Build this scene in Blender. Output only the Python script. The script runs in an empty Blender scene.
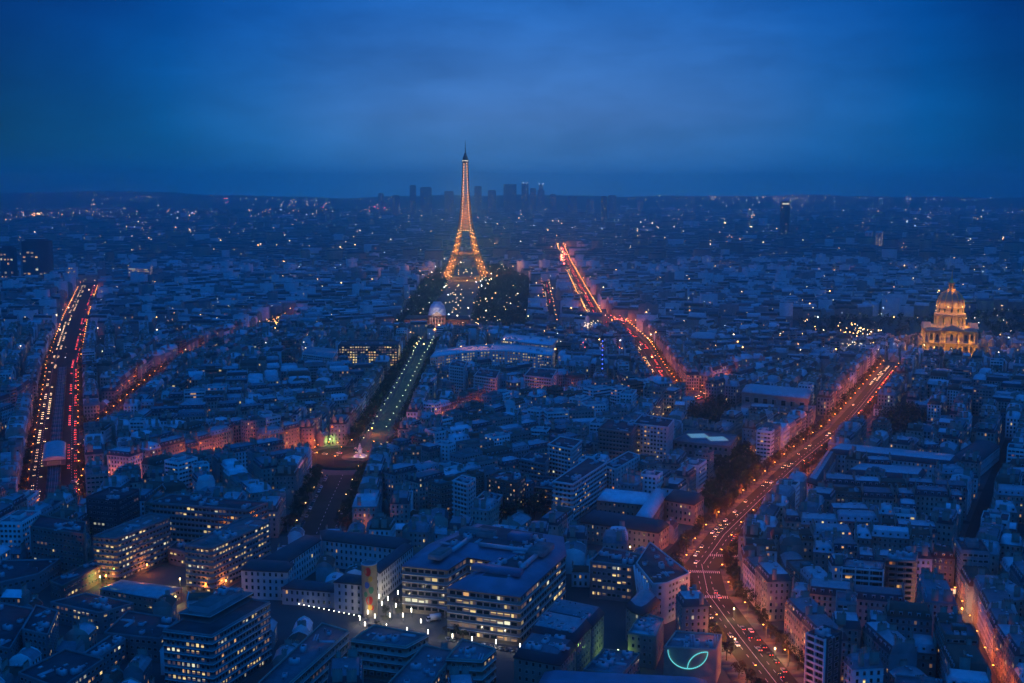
import bpy, math, random
import numpy as np
from mathutils import Vector
from mathutils.bvhtree import BVHTree

R = math.radians
rnd = random.Random(11)
sc = bpy.context.scene
COL = sc.collection

# ------------------------------------------------------------------ camera, world, sun, exposure
H, F, PITCH = 220.0, 1125.0, R(7.87)
cam = bpy.data.cameras.new("camera")
cam.sensor_width = 36.0
cam.lens = 36.0 * F / 1024.0
cam.clip_start, cam.clip_end = 1.0, 60000.0
camo = bpy.data.objects.new("camera", cam)
camo.location = (0, 0, H)
camo.rotation_euler = (R(90) - PITCH, 0, 0)
COL.objects.link(camo)
sc.camera = camo

sc.view_settings.view_transform = 'Standard'
sc.view_settings.look = 'None'
sc.view_settings.exposure = 0.0
sc.view_settings.gamma = 1.0
cy = sc.cycles
cy.max_bounces = 5
cy.diffuse_bounces = 2
cy.glossy_bounces = 2
cy.transmission_bounces = 2
cy.volume_bounces = 2
cy.sample_clamp_indirect = 0.8
cy.sample_clamp_direct = 12.0
cy.use_denoising = True
cy.use_light_tree = True
cy.caustics_reflective = False
cy.caustics_refractive = False

SUN_EL, SUN_ROT = R(1.0), R(-25)
w = bpy.data.worlds.new("World")
sc.world = w
w.use_nodes = True
nt = w.node_tree
for n in list(nt.nodes):
    nt.nodes.remove(n)
def N(t, **kw):
    n = nt.nodes.new(t)
    for k, v in kw.items():
        setattr(n, k, v)
    return n
L = nt.links.new
out = N('ShaderNodeOutputWorld')
sky = N('ShaderNodeTexSky', sky_type='NISHITA')
sky.sun_disc = False
sky.sun_elevation = SUN_EL
sky.sun_rotation = SUN_ROT
tint = N('ShaderNodeMix', data_type='RGBA', blend_type='MULTIPLY')
tint.inputs[0].default_value = 1.0
L(sky.outputs[0], tint.inputs[6])
tint.inputs[7].default_value = (0.003, 0.05, 1.0, 1)
bg1 = N('ShaderNodeBackground')
bg1.inputs[1].default_value = 0.05
L(tint.outputs[2], bg1.inputs[0])
# the overcast dusk deck above the city
tc = N('ShaderNodeTexCoord')
sep = N('ShaderNodeSeparateXYZ')
L(tc.outputs['Generated'], sep.inputs[0])
ramp = N('ShaderNodeValToRGB')
cr = ramp.color_ramp
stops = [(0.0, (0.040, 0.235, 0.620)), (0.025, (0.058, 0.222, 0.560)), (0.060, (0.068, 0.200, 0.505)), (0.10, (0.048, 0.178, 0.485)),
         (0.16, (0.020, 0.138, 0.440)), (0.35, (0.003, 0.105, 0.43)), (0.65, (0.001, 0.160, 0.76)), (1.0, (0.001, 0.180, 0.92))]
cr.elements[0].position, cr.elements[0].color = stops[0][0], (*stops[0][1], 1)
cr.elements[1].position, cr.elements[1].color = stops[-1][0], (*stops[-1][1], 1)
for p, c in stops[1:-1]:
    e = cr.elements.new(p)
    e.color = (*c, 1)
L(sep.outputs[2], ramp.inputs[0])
# afterglow to the north-west; lens vignette and off-frame fill painted into the sky
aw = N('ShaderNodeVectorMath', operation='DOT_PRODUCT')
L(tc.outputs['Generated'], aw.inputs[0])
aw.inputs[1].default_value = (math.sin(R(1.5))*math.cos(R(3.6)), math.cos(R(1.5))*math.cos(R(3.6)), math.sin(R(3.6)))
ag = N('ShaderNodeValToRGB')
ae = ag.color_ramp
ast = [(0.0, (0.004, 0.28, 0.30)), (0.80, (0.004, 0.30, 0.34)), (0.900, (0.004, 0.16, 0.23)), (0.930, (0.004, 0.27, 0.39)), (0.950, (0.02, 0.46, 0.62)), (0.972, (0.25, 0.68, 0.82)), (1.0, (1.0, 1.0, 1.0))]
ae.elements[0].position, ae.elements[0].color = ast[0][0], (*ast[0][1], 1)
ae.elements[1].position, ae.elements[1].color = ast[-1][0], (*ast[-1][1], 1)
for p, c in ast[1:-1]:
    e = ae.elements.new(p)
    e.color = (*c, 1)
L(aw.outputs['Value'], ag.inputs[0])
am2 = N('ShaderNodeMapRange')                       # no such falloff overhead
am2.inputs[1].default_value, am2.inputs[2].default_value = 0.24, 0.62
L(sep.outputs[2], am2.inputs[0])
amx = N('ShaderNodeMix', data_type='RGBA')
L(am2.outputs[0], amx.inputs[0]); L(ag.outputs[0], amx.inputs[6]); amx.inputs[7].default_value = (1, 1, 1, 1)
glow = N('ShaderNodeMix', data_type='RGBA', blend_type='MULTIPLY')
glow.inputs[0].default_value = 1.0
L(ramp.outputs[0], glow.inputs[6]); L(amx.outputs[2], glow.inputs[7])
# cloud streaks
mp = N('ShaderNodeMapping')
mp.inputs['Scale'].default_value = (2.4, 2.4, 10.0)
L(tc.outputs['Generated'], mp.inputs[0])
nz = N('ShaderNodeTexNoise')
nz.inputs['Scale'].default_value = 1.7
nz.inputs['Detail'].default_value = 5.0
nz.inputs['Roughness'].default_value = 0.5
L(mp.outputs[0], nz.inputs['Vector'])
mp2 = N('ShaderNodeMapping')
mp2.inputs['Scale'].default_value = (5.5, 5.5, 17.0)
L(tc.outputs['Generated'], mp2.inputs[0])
nz2 = N('ShaderNodeTexNoise')
nz2.inputs['Scale'].default_value = 2.6
nz2.inputs['Detail'].default_value = 7.0
nz2.inputs['Roughness'].default_value = 0.62
nz2.inputs['Distortion'].default_value = 0.5
L(mp2.outputs[0], nz2.inputs['Vector'])
nadd = N('ShaderNodeMath', operation='MULTIPLY_ADD')
nadd.inputs[1].default_value = 0.55
L(nz2.outputs['Fac'], nadd.inputs[0])
nsub = N('ShaderNodeMath', operation='SUBTRACT')
L(nz.outputs['Fac'], nsub.inputs[0]); nsub.inputs[1].default_value = 0.275
L(nsub.outputs[0], nadd.inputs[2])
cm = N('ShaderNodeMapRange')
cm.inputs[1].default_value, cm.inputs[2].default_value = 0.3, 0.7
cm.inputs[3].default_value, cm.inputs[4].default_value = 0.80, 1.17
L(nadd.outputs[0], cm.inputs[0])
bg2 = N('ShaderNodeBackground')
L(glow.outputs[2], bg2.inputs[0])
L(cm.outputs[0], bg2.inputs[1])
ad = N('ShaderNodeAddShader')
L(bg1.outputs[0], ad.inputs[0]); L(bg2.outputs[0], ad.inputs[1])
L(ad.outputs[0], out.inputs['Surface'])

sl = bpy.data.lights.new("sun", 'SUN')
sl.energy = 0.02
sl.angle = R(40)
sl.color = (0.25, 0.5, 1.0)
so = bpy.data.objects.new("sun", sl)
so.rotation_euler = (R(48), 0, R(155))
COL.objects.link(so)

# ------------------------------------------------------------------ helpers
A_, B_ = math.cos(PITCH), math.sin(PITCH)
def G(px, py, z=0.0):
    """ground point seen at a photo pixel, on the level z"""
    u, v = (px - 512) / F, -(py - 341.5) / F
    X, Y, Z = u, A_ + v * B_, -B_ + v * A_
    t = (z - H) / Z
    return (X * t, Y * t)
def proj(x, y, z):
    d = y * A_ - (z - H) * B_
    if d < 1: return (-9999, -9999)
    return (512 + F * x / d, 341.5 - F * (y * B_ + (z - H) * A_) / d)

def mat(name, col, rough=0.8, metal=0.0, var=0.22, scale=0.25, emit=None, es=0.0, sample=False, rand=0.0, spec=0.3):
    m = bpy.data.materials.new(name)
    m.use_nodes = True
    t = m.node_tree
    b = t.nodes['Principled BSDF']
    b.inputs['Base Color'].default_value = (*col, 1)
    b.inputs['Roughness'].default_value = rough
    b.inputs['Metallic'].default_value = metal
    b.inputs['Specular IOR Level'].default_value = spec
    if var:
        tcn = t.nodes.new('ShaderNodeTexCoord')
        n = t.nodes.new('ShaderNodeTexNoise')
        n.inputs['Scale'].default_value = scale
        n.inputs['Detail'].default_value = 3
        t.links.new(tcn.outputs['Object'], n.inputs['Vector'])
        mx = t.nodes.new('ShaderNodeMix'); mx.data_type = 'RGBA'
        mx.inputs[6].default_value = (*[c * (1 - var * 1.6) for c in col], 1)
        mx.inputs[7].default_value = (*[min(0.9, c * (1 + var * 1.6)) for c in col], 1)
        t.links.new(n.outputs['Fac'], mx.inputs[0])
        last = mx.outputs[2]
        if rand:
            oi = t.nodes.new('ShaderNodeObjectInfo')
            mr = t.nodes.new('ShaderNodeMapRange')
            mr.inputs[3].default_value, mr.inputs[4].default_value = 1 - rand, 1 + rand
            t.links.new(oi.outputs['Random'], mr.inputs[0])
            hm = t.nodes.new('ShaderNodeMix'); hm.data_type = 'RGBA'; hm.blend_type = 'MULTIPLY'
            hm.inputs[0].default_value = 1.0
            t.links.new(last, hm.inputs[6]); t.links.new(mr.outputs[0], hm.inputs[7])
            last = hm.outputs[2]
        t.links.new(last, b.inputs['Base Color'])
    if emit:
        b.inputs['Emission Color'].default_value = (*emit, 1)
        b.inputs['Emission Strength'].default_value = es
        if name.startswith('lit_'):
            oi = t.nodes.new('ShaderNodeObjectInfo')
            pw = t.nodes.new('ShaderNodeMapRange')
            pw.inputs[3].default_value, pw.inputs[4].default_value = es*.25, es*1.5
            t.links.new(oi.outputs['Random'], pw.inputs[0])
            t.links.new(pw.outputs[0], b.inputs['Emission Strength'])
        if not sample:
            m.cycles.emission_sampling = 'NONE'
    return m

M = {}
M['cream'] = mat('limestone_cream', (0.31, 0.27, 0.22), rand=0.2)
M['grey'] = mat('render_grey', (0.22, 0.215, 0.21), rand=0.2)
M['white'] = mat('white_paint', (0.60, 0.59, 0.57), var=0.15, rand=0.15)
M['pink'] = mat('pinkish_stone', (0.27, 0.20, 0.17), rand=0.2)
M['brick'] = mat('red_brick', (0.22, 0.10, 0.07), rand=0.15)
M['dark'] = mat('dark_cladding', (0.07, 0.07, 0.08))
M['concrete'] = mat('concrete', (0.25, 0.245, 0.24), rand=0.1)
M['zinc'] = mat('zinc_sheet', (0.31, 0.33, 0.345), rough=0.38, metal=0.35, var=0.3, scale=0.35, rand=0.25)
M['zinc_dark'] = mat('weathered_zinc', (0.15, 0.16, 0.175), rough=0.45, metal=0.3, var=0.3, scale=0.4, rand=0.25)
M['zinc_pale'] = mat('pale_new_zinc', (0.52, 0.54, 0.56), rough=0.4, metal=0.25, var=0.2, scale=0.3, rand=0.15)
M['slate'] = mat('slate', (0.05, 0.053, 0.06), rough=0.6, rand=0.2)
M['tile'] = mat('clay_tile', (0.16, 0.07, 0.05), rough=0.85, rand=0.2)
M['gravel'] = mat('gravel_roof', (0.16, 0.155, 0.15), rough=0.95, var=0.45, scale=0.22)
M['bitumen'] = mat('bitumen_roof', (0.06, 0.06, 0.065), rough=0.8, var=0.5, scale=0.18)
M['pot'] = mat('clay_pot', (0.26, 0.13, 0.08))
M['stack'] = mat('chimney_render', (0.32, 0.27, 0.22))
M['metal'] = mat('galvanised_metal', (0.42, 0.43, 0.45), rough=0.45, metal=0.4, var=0.15)
M['blue_metal'] = mat('blue_grey_metal_roof', (0.15, 0.18, 0.24), rough=0.5, metal=0.1, var=0.3, scale=0.12)
M['glass'] = mat('window_glass', (0.015, 0.018, 0.022), rough=0.12, var=0, spec=0.5)
M['frame'] = mat('window_frame', (0.42, 0.40, 0.37), var=0)
M['asphalt'] = mat('asphalt', (0.034, 0.032, 0.031), rough=0.9, var=0.4, scale=0.06, spec=0.08)
M['pavement'] = mat('paving', (0.11, 0.107, 0.104), rough=0.95, var=0.3, scale=0.12, spec=0.1)
M['ground'] = mat('city_ground', (0.075, 0.073, 0.07), rough=0.95, var=0.35, scale=0.03)
M['paint'] = mat('road_paint', (0.75, 0.75, 0.72), var=0.15, scale=1.5)
M['lawn'] = mat('lawn', (0.10, 0.105, 0.065), rough=1.0, var=0.35, scale=0.15)
M['hill'] = mat('wooded_hill', (0.035, 0.045, 0.03), rough=1.0, var=0.4, scale=0.004)
M['bark'] = mat('bark', (0.05, 0.038, 0.028), rough=0.95)
M['leaf_a'] = mat('twigs_brown', (0.060, 0.042, 0.030), rough=1.0, rand=0.3)
M['leaf_b'] = mat('twigs_olive', (0.045, 0.048, 0.028), rough=1.0, rand=0.3)
M['iron'] = mat('puddled_iron', (0.30, 0.19, 0.11), rough=0.6, var=0.12)
M['iron_dark'] = mat('dark_iron', (0.06, 0.05, 0.045), rough=0.6)
M['lime'] = mat('dressed_limestone', (0.48, 0.42, 0.32), var=0.15)
M['lead'] = mat('lead_sheet', (0.30, 0.26, 0.20), rough=0.5)
M['gold'] = mat('gilding', (0.75, 0.48, 0.14), rough=0.35, metal=0.7, var=0.1)
M['pole'] = mat('lamp_pole', (0.06, 0.07, 0.07), rough=0.5, var=0)
M['tyre'] = mat('tyre', (0.02, 0.02, 0.02), var=0)
M['car_dark'] = mat('car_paint_dark', (0.03, 0.032, 0.04), rough=0.25, var=0, spec=0.6)
M['car_grey'] = mat('car_paint_grey', (0.22, 0.23, 0.24), rough=0.28, var=0, spec=0.6)
M['car_white'] = mat('car_paint_white', (0.70, 0.70, 0.69), rough=0.3, var=0, spec=0.6)
M['marble'] = mat('white_marble', (0.75, 0.73, 0.70), var=0.08)
WARM, YEL, WHT, ORG = (1.0, 0.50, 0.13), (1.0, 0.72, 0.25), (0.95, 0.90, 0.55), (1.0, 0.30, 0.04)
M['lit_warm'] = mat('lit_window_warm', (0.3, 0.25, 0.2), var=0, emit=WARM, es=0.68)
M['lit_yel'] = mat('lit_window_yellow', (0.3, 0.25, 0.2), var=0, emit=YEL, es=0.85)
M['lit_white'] = mat('lit_window_white', (0.3, 0.3, 0.3), var=0, emit=WHT, es=0.75)
M['lit_dim'] = mat('lit_window_dim', (0.2, 0.2, 0.2), var=0, emit=WARM, es=0.12)
M['lit_org'] = mat('lit_window_orange', (0.2, 0.2, 0.2), var=0, emit=ORG, es=0.8)
M['lamp_org'] = mat('lamp_sodium', (0.5, 0.4, 0.3), var=0, emit=(1.0, 0.36, 0.05), es=12)
M['lamp_yel'] = mat('lamp_warm', (0.5, 0.5, 0.4), var=0, emit=(1.0, 0.62, 0.22), es=7)
M['lamp_far'] = M['lamp_yel']
M['lamp_grn'] = mat('lamp_greenish', (0.5, 0.5, 0.4), var=0, emit=(0.80, 1.0, 0.50), es=5)
M['lamp_wht'] = mat('lamp_white', (0.5, 0.5, 0.5), var=0, emit=(1.0, 0.90, 0.70), es=7)
M['lamp_red'] = mat('lamp_red', (0.4, 0.1, 0.1), var=0, emit=(1.0, 0.07, 0.05), es=8)
M['lamp_blue'] = mat('lamp_blue', (0.1, 0.1, 0.4), var=0, emit=(0.05, 0.12, 1.0), es=5)
M['far_org'] = mat('far_lamp_orange', (0.4, 0.3, 0.2), var=0, emit=(1.0, 0.45, 0.12), es=30)
M['far_yel'] = mat('far_lamp_yellow', (0.4, 0.3, 0.2), var=0, emit=(1.0, 0.72, 0.38), es=26)
M['far_wht'] = mat('far_lamp_white', (0.4, 0.4, 0.4), var=0, emit=(0.85, 0.95, 1.0), es=22)
M['far_red'] = mat('far_lamp_red', (0.4, 0.1, 0.1), var=0, emit=(1.0, 0.10, 0.08), es=28)
M['head'] = mat('headlight', (0.6, 0.6, 0.6), var=0, emit=(1.0, 0.70, 0.34), es=7)
M['tail'] = mat('tail_light', (0.3, 0.02, 0.02), var=0, emit=(1.0, 0.06, 0.04), es=7)
M['projector'] = mat('golden_projector', (0.4, 0.3, 0.2), var=0, emit=(1.0, 0.46, 0.13), es=6)
M['neon'] = mat('neon_tube', (0.3, 0.6, 0.6), var=0, emit=(0.16, 0.80, 0.76), es=0.8)
M['skylight'] = mat('glowing_skylight', (0.4, 0.5, 0.5), var=0.1, emit=(0.25, 0.55, 0.50), es=0.32)
M['white_side'] = M['white']

class MB:
    """collects faces, links them as ONE mesh object"""
    def __init__(s):
        s.v, s.f, s.m = [], [], []
        s.T = (1.0, 0.0, 0.0, 0.0, 0.0)
    def at(s, x=0, y=0, z=0, rz=0.0):
        s.T = (math.cos(rz), math.sin(rz), x, y, z)
        return s
    def p(s, a):
        c, n, x, y, z = s.T
        s.v.append((a[0] * c - a[1] * n + x, a[0] * n + a[1] * c + y, a[2] + z))
        return len(s.v) - 1
    def face(s, pts, m):
        s.f.append([s.p(a) for a in pts]); s.m.append(m)
    def box(s, x, y, z0, sx, sy, sz, m, top=None, rz=0.0, bottom=False):
        c, n = math.cos(rz), math.sin(rz)
        q = [(x + a * c - b * n, y + a * n + b * c) for a, b in ((-sx/2, -sy/2), (sx/2, -sy/2), (sx/2, sy/2), (-sx/2, sy/2))]
        s.prism(q, z0, z0 + sz, m, top or m, bottom)
    def prism(s, q, z0, z1, m, top, bottom=False):
        a = [s.p((x, y, z0)) for x, y in q]
        b = [s.p((x, y, z1)) for x, y in q]
        k = len(q)
        for i in range(k):
            j = (i + 1) % k
            s.f.append([a[i], a[j], b[j], b[i]]); s.m.append(m)
        s.f.append(b); s.m.append(top)
        if bottom:
            s.f.append(a[::-1]); s.m.append(m)
    def rings(s, rs, cap):
        """rs: [(polygon, z, material of the band up to the next ring)]"""
        prev = None
        for q, z, m in rs:
            cur = [s.p((x, y, z)) for x, y in q]
            if prev:
                k = len(q)
                for i in range(k):
                    j = (i + 1) % k
                    s.f.append([prev[0][i], prev[0][j], cur[j], cur[i]]); s.m.append(prev[1])
            prev = (cur, m)
        if cap:
            s.f.append(prev[0]); s.m.append(cap)
    def beam(s, p, q, t, m, t2=None):
        p, q = Vector(p), Vector(q)
        d = q - p
        if d.length < 1e-6: return
        d.normalize()
        u = d.cross(Vector((0, 0, 1)))
        if u.length < 1e-3: u = Vector((1, 0, 0))
        u.normalize(); v = d.cross(u)
        t2 = t2 or t
        a = [s.p(p + u * t/2 * i + v * t/2 * j) for i, j in ((-1, -1), (1, -1), (1, 1), (-1, 1))]
        b = [s.p(q + u * t2/2 * i + v * t2/2 * j) for i, j in ((-1, -1), (1, -1), (1, 1), (-1, 1))]
        for i in range(4):
            j = (i + 1) % 4
            s.f.append([a[i], a[j], b[j], b[i]]); s.m.append(m)
        s.f.append(a[::-1]); s.m.append(m); s.f.append(b); s.m.append(m)
    def lathe(s, prof, n, m, cx=0, cy=0, cap=True):
        s.rings([([(cx + r * math.cos(2 * math.pi * i / n), cy + r * math.sin(2 * math.pi * i / n)) for i in range(n)], z, mm or m) for r, z, mm in prof], m if cap else None)
    def ball(s, x, y, z, r, m):
        o = [s.p(a) for a in ((x + r, y, z), (x, y + r, z), (x - r, y, z), (x, y - r, z), (x, y, z + r), (x, y, z - r))]
        for i in range(4):
            j = (i + 1) % 4
            s.f.append([o[i], o[j], o[4]]); s.m.append(m)
            s.f.append([o[j], o[i], o[5]]); s.m.append(m)
    def mesh(s, name):
        me = bpy.data.meshes.new(name)
        slots = list(dict.fromkeys(s.m))
        ix = {m: i for i, m in enumerate(slots)}
        nl = sum(len(f) for f in s.f)
        me.vertices.add(len(s.v)); me.loops.add(nl); me.polygons.add(len(s.f))
        me.vertices.foreach_set('co', np.array(s.v, dtype=np.float32).ravel())
        lens = np.array([len(f) for f in s.f], dtype=np.int32)
        me.loops.foreach_set('vertex_index', np.array([i for f in s.f for i in f], dtype=np.int32))
        me.polygons.foreach_set('loop_start', np.concatenate(([0], np.cumsum(lens)[:-1])).astype(np.int32))
        me.polygons.foreach_set('loop_total', lens)
        for m in slots: me.materials.append(M[m])
        me.polygons.foreach_set('material_index', np.array([ix[m] for m in s.m], dtype=np.int32))
        me.update(calc_edges=True)
        return me
    def build(s, name, parent=None, loc=(0, 0, 0), rz=0.0):
        return new(name, s.mesh(name), parent, loc, rz)

def new(name, data, parent=None, loc=(0, 0, 0), rz=0.0, scale=None):
    o = bpy.data.objects.new(name, data)
    if parent is not None: o.parent = parent
    o.location = loc
    if rz: o.rotation_euler = (0, 0, rz)
    if scale: o.scale = scale
    COL.objects.link(o)
    return o
def tag(o, label=None, cat=None, group=None, kind=None):
    for k, v in (('label', label), ('category', cat), ('group', group), ('kind', kind)):
        if v: o[k] = v
    return o
def thing(name, label, cat, x, y, rz=0.0, z=0.0, group=None):
    return tag(new(name, None, None, (x, y, z), rz), label, cat, group)
def struct(name, mb):
    return tag(mb.build(name), kind='structure')
def light(name, parent, loc, power, col, radius=0.4, spot=None, aim=None):
    l = bpy.data.lights.new(name, 'SPOT' if spot else 'POINT')
    l.energy = power; l.color = col; l.shadow_soft_size = radius
    if spot: l.spot_size = spot; l.spot_blend = 0.6
    o = new(name, l, parent, loc)
    if spot:
        o.rotation_euler = Vector(aim).to_track_quat('-Z', 'Y').to_euler()
    return o

ONES = 'zeroth first second third fourth fifth sixth seventh eighth ninth tenth eleventh twelfth thirteenth fourteenth fifteenth sixteenth seventeenth eighteenth nineteenth'.split()
TENS = {20: 'twent', 30: 'thirt', 40: 'fort', 50: 'fift', 60: 'sixt', 70: 'sevent', 80: 'eight', 90: 'ninet'}
def ordinal(n):
    if n < 20: return ONES[n]
    if n > 99: return 'hundred-and-' + ordinal(n - 100) if n > 100 else 'hundredth'
    t, o = n // 10 * 10, n % 10
    return TENS[t] + 'ieth' if not o else TENS[t] + 'y-' + ONES[o]

def offset_poly(q, d):
    """push every edge of a polygon inward by d (outward when negative); works for either winding"""
    a = sum(q[i][0] * q[(i+1) % len(q)][1] - q[(i+1) % len(q)][0] * q[i][1] for i in range(len(q)))
    sg = 1 if a > 0 else -1
    n = len(q); res = []
    for i in range(n):
        p0, p1, p2 = q[i-1], q[i], q[(i+1) % n]
        e1 = (p1[0]-p0[0], p1[1]-p0[1]); e2 = (p2[0]-p1[0], p2[1]-p1[1])
        l1 = math.hypot(*e1) or 1; l2 = math.hypot(*e2) or 1
        n1 = (-e1[1]/l1*sg, e1[0]/l1*sg); n2 = (-e2[1]/l2*sg, e2[0]/l2*sg)
        k = 1 + n1[0]*n2[0] + n1[1]*n2[1]
        k = max(k, 0.35)
        res.append((p1[0] + (n1[0]+n2[0]) * d / k, p1[1] + (n1[1]+n2[1]) * d / k))
    return res
def ccw(q):
    a = sum(q[i][0] * q[(i+1) % len(q)][1] - q[(i+1) % len(q)][0] * q[i][1] for i in range(len(q)))
    return q if a > 0 else q[::-1]
def inside(q, X, Y):
    r = np.zeros(np.shape(X), bool)
    n = len(q)
    for i in range(n):
        x0, y0 = q[i]; x1, y1 = q[i-1]
        with np.errstate(divide='ignore', invalid='ignore'):
            c = ((y0 > Y) != (y1 > Y)) & (X < (x1 - x0) * (Y - y0) / ((y1 - y0) or 1e-9) + x0)
        r ^= c
    return r
def para(a, b, c):
    """a parallelogram footprint from three corners: b is the shared one"""
    return [a, b, c, (a[0] + c[0] - b[0], a[1] + c[1] - b[1])]

# window units, one mesh each: facing -y, one metre square, scaled per window
def window_mesh(pane, blind=0):
    b = MB()
    t = 0.07
    for x0, x1, z0, z1 in ((-.5, -.5+t, -.5, .5), (.5-t, .5, -.5, .5), (-.5+t, .5-t, .5-t, .5), (-.5+t, .5-t, -.5, -.5+t)):
        b.box((x0+x1)/2, -0.035, z0, x1-x0, 0.07, z1-z0, 'frame')
    def q(x0, x1, z0, z1, m): b.face([(x0, -.02, z0), (x1, -.02, z0), (x1, -.02, z1), (x0, -.02, z1)], m)
    e = .5 - t
    dim = 'lit_dim' if pane != 'glass' else 'blind'
    if blind == 0: q(-e, e, -e, e, pane)
    elif blind == 1: q(-e, e, -e, .08, pane); q(-e, e, .08, e, dim)             # blind half down
    elif blind == 2: q(-e, -.05, -e, e, pane); q(-.05, e, -e, e, dim)           # one curtain drawn
    else: q(-e, e, -e, .12, dim); q(-e, e, .12, .28, pane); q(-e, e, .28, e, dim)   # only the ceiling light shows
    return b.mesh('window')
M['blind'] = mat('closed_blind', (0.16, 0.155, 0.15), var=0)
class _Win(dict):
    def __getitem__(s, k): return rnd.choice(dict.__getitem__(s, k))
WIN = _Win({k: [window_mesh(k, v) for v in ((0, 0, 0, 1, 2) if k == 'glass' else (0, 1, 2, 3))] for k in ('glass', 'lit_warm', 'lit_yel', 'lit_white', 'lit_dim', 'lit_org')})
def lit_kind(p, bias='warm'):
    if rnd.random() > p: return 'glass'
    r = rnd.random()
    if bias == 'office': return 'lit_yel' if r < .42 else 'lit_white' if r < .58 else 'lit_warm' if r < .75 else 'lit_dim'
    return 'lit_warm' if r < .38 else 'lit_yel' if r < .55 else 'lit_white' if r < .6 else 'lit_org' if r < .66 else 'lit_dim'

# ------------------------------------------------------------------ the setting: ground, hills, haze, streets
gb = MB()
gx = [-16000, -6000, -2500, -900, 0, 900, 2500, 6000, 16000]
gy = [-900, 300, 900, 2000, 4000, 7000, 9500, 14000]
for i in range(len(gx) - 1):
    for j in range(len(gy) - 1):
        gb.face([(gx[i], gy[j], 0), (gx[i+1], gy[j], 0), (gx[i+1], gy[j+1], 0), (gx[i], gy[j+1], 0)], 'ground')
struct('ground', gb)

def hill_h(x, y):
    """far ridge: a wooded hill in the west, a long low rise behind the business district"""
    t = min(1, max(0, (y - 9300) / 3600)); t = t * t * (3 - 2 * t)
    base = 98 + 13*math.sin(x/1300 + 1) + 9*math.sin(x/610 + 2.3) + 6*math.sin(x/247) + 4*math.sin(x/131 + .7)
    base += 62 * math.exp(-((x + 4900) / 1150) ** 2) + 22 * math.exp(-((x + 3300) / 900) ** 2) + 14 * math.exp(-((x - 4200) / 1600) ** 2)
    return t * base + 1.0
hb = MB()
xs = np.linspace(-9500, 9500, 420); ys = np.linspace(9300, 13600, 16)
ids = [[hb.p((x, y, hill_h(x, y) if j < 15 else -5)) for j, y in enumerate(ys)] for x in xs]
for i in range(len(xs) - 1):
    for j in range(15):
        hb.f.append([ids[i][j], ids[i+1][j], ids[i+1][j+1], ids[i][j+1]]); hb.m.append('hill')
struct('hills', hb)

HAZE_DENSITY = 1.22e-4
zb = MB()
zb.box(0, 6450, -1.5, 31000, 14700, 361.5, 'ground', bottom=True)
hz = bpy.data.materials.new('haze_air'); hz.use_nodes = True
ht = hz.node_tree
for n in list(ht.nodes): ht.nodes.remove(n)
ho = ht.nodes.new('ShaderNodeOutputMaterial'); hv = ht.nodes.new('ShaderNodeVolumePrincipled')
hv.inputs['Color'].default_value = (0.28, 0.95, 1.0, 1)
hv.inputs['Density'].default_value = HAZE_DENSITY
hv.inputs['Anisotropy'].default_value = 0.8
ht.links.new(hv.outputs[0], ho.inputs['Volume'])
M['haze'] = hz
hz.cycles.homogeneous_volume = True
zb.m = ['haze'] * len(zb.m)
tag(zb.build('haze'), kind='stuff')

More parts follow.
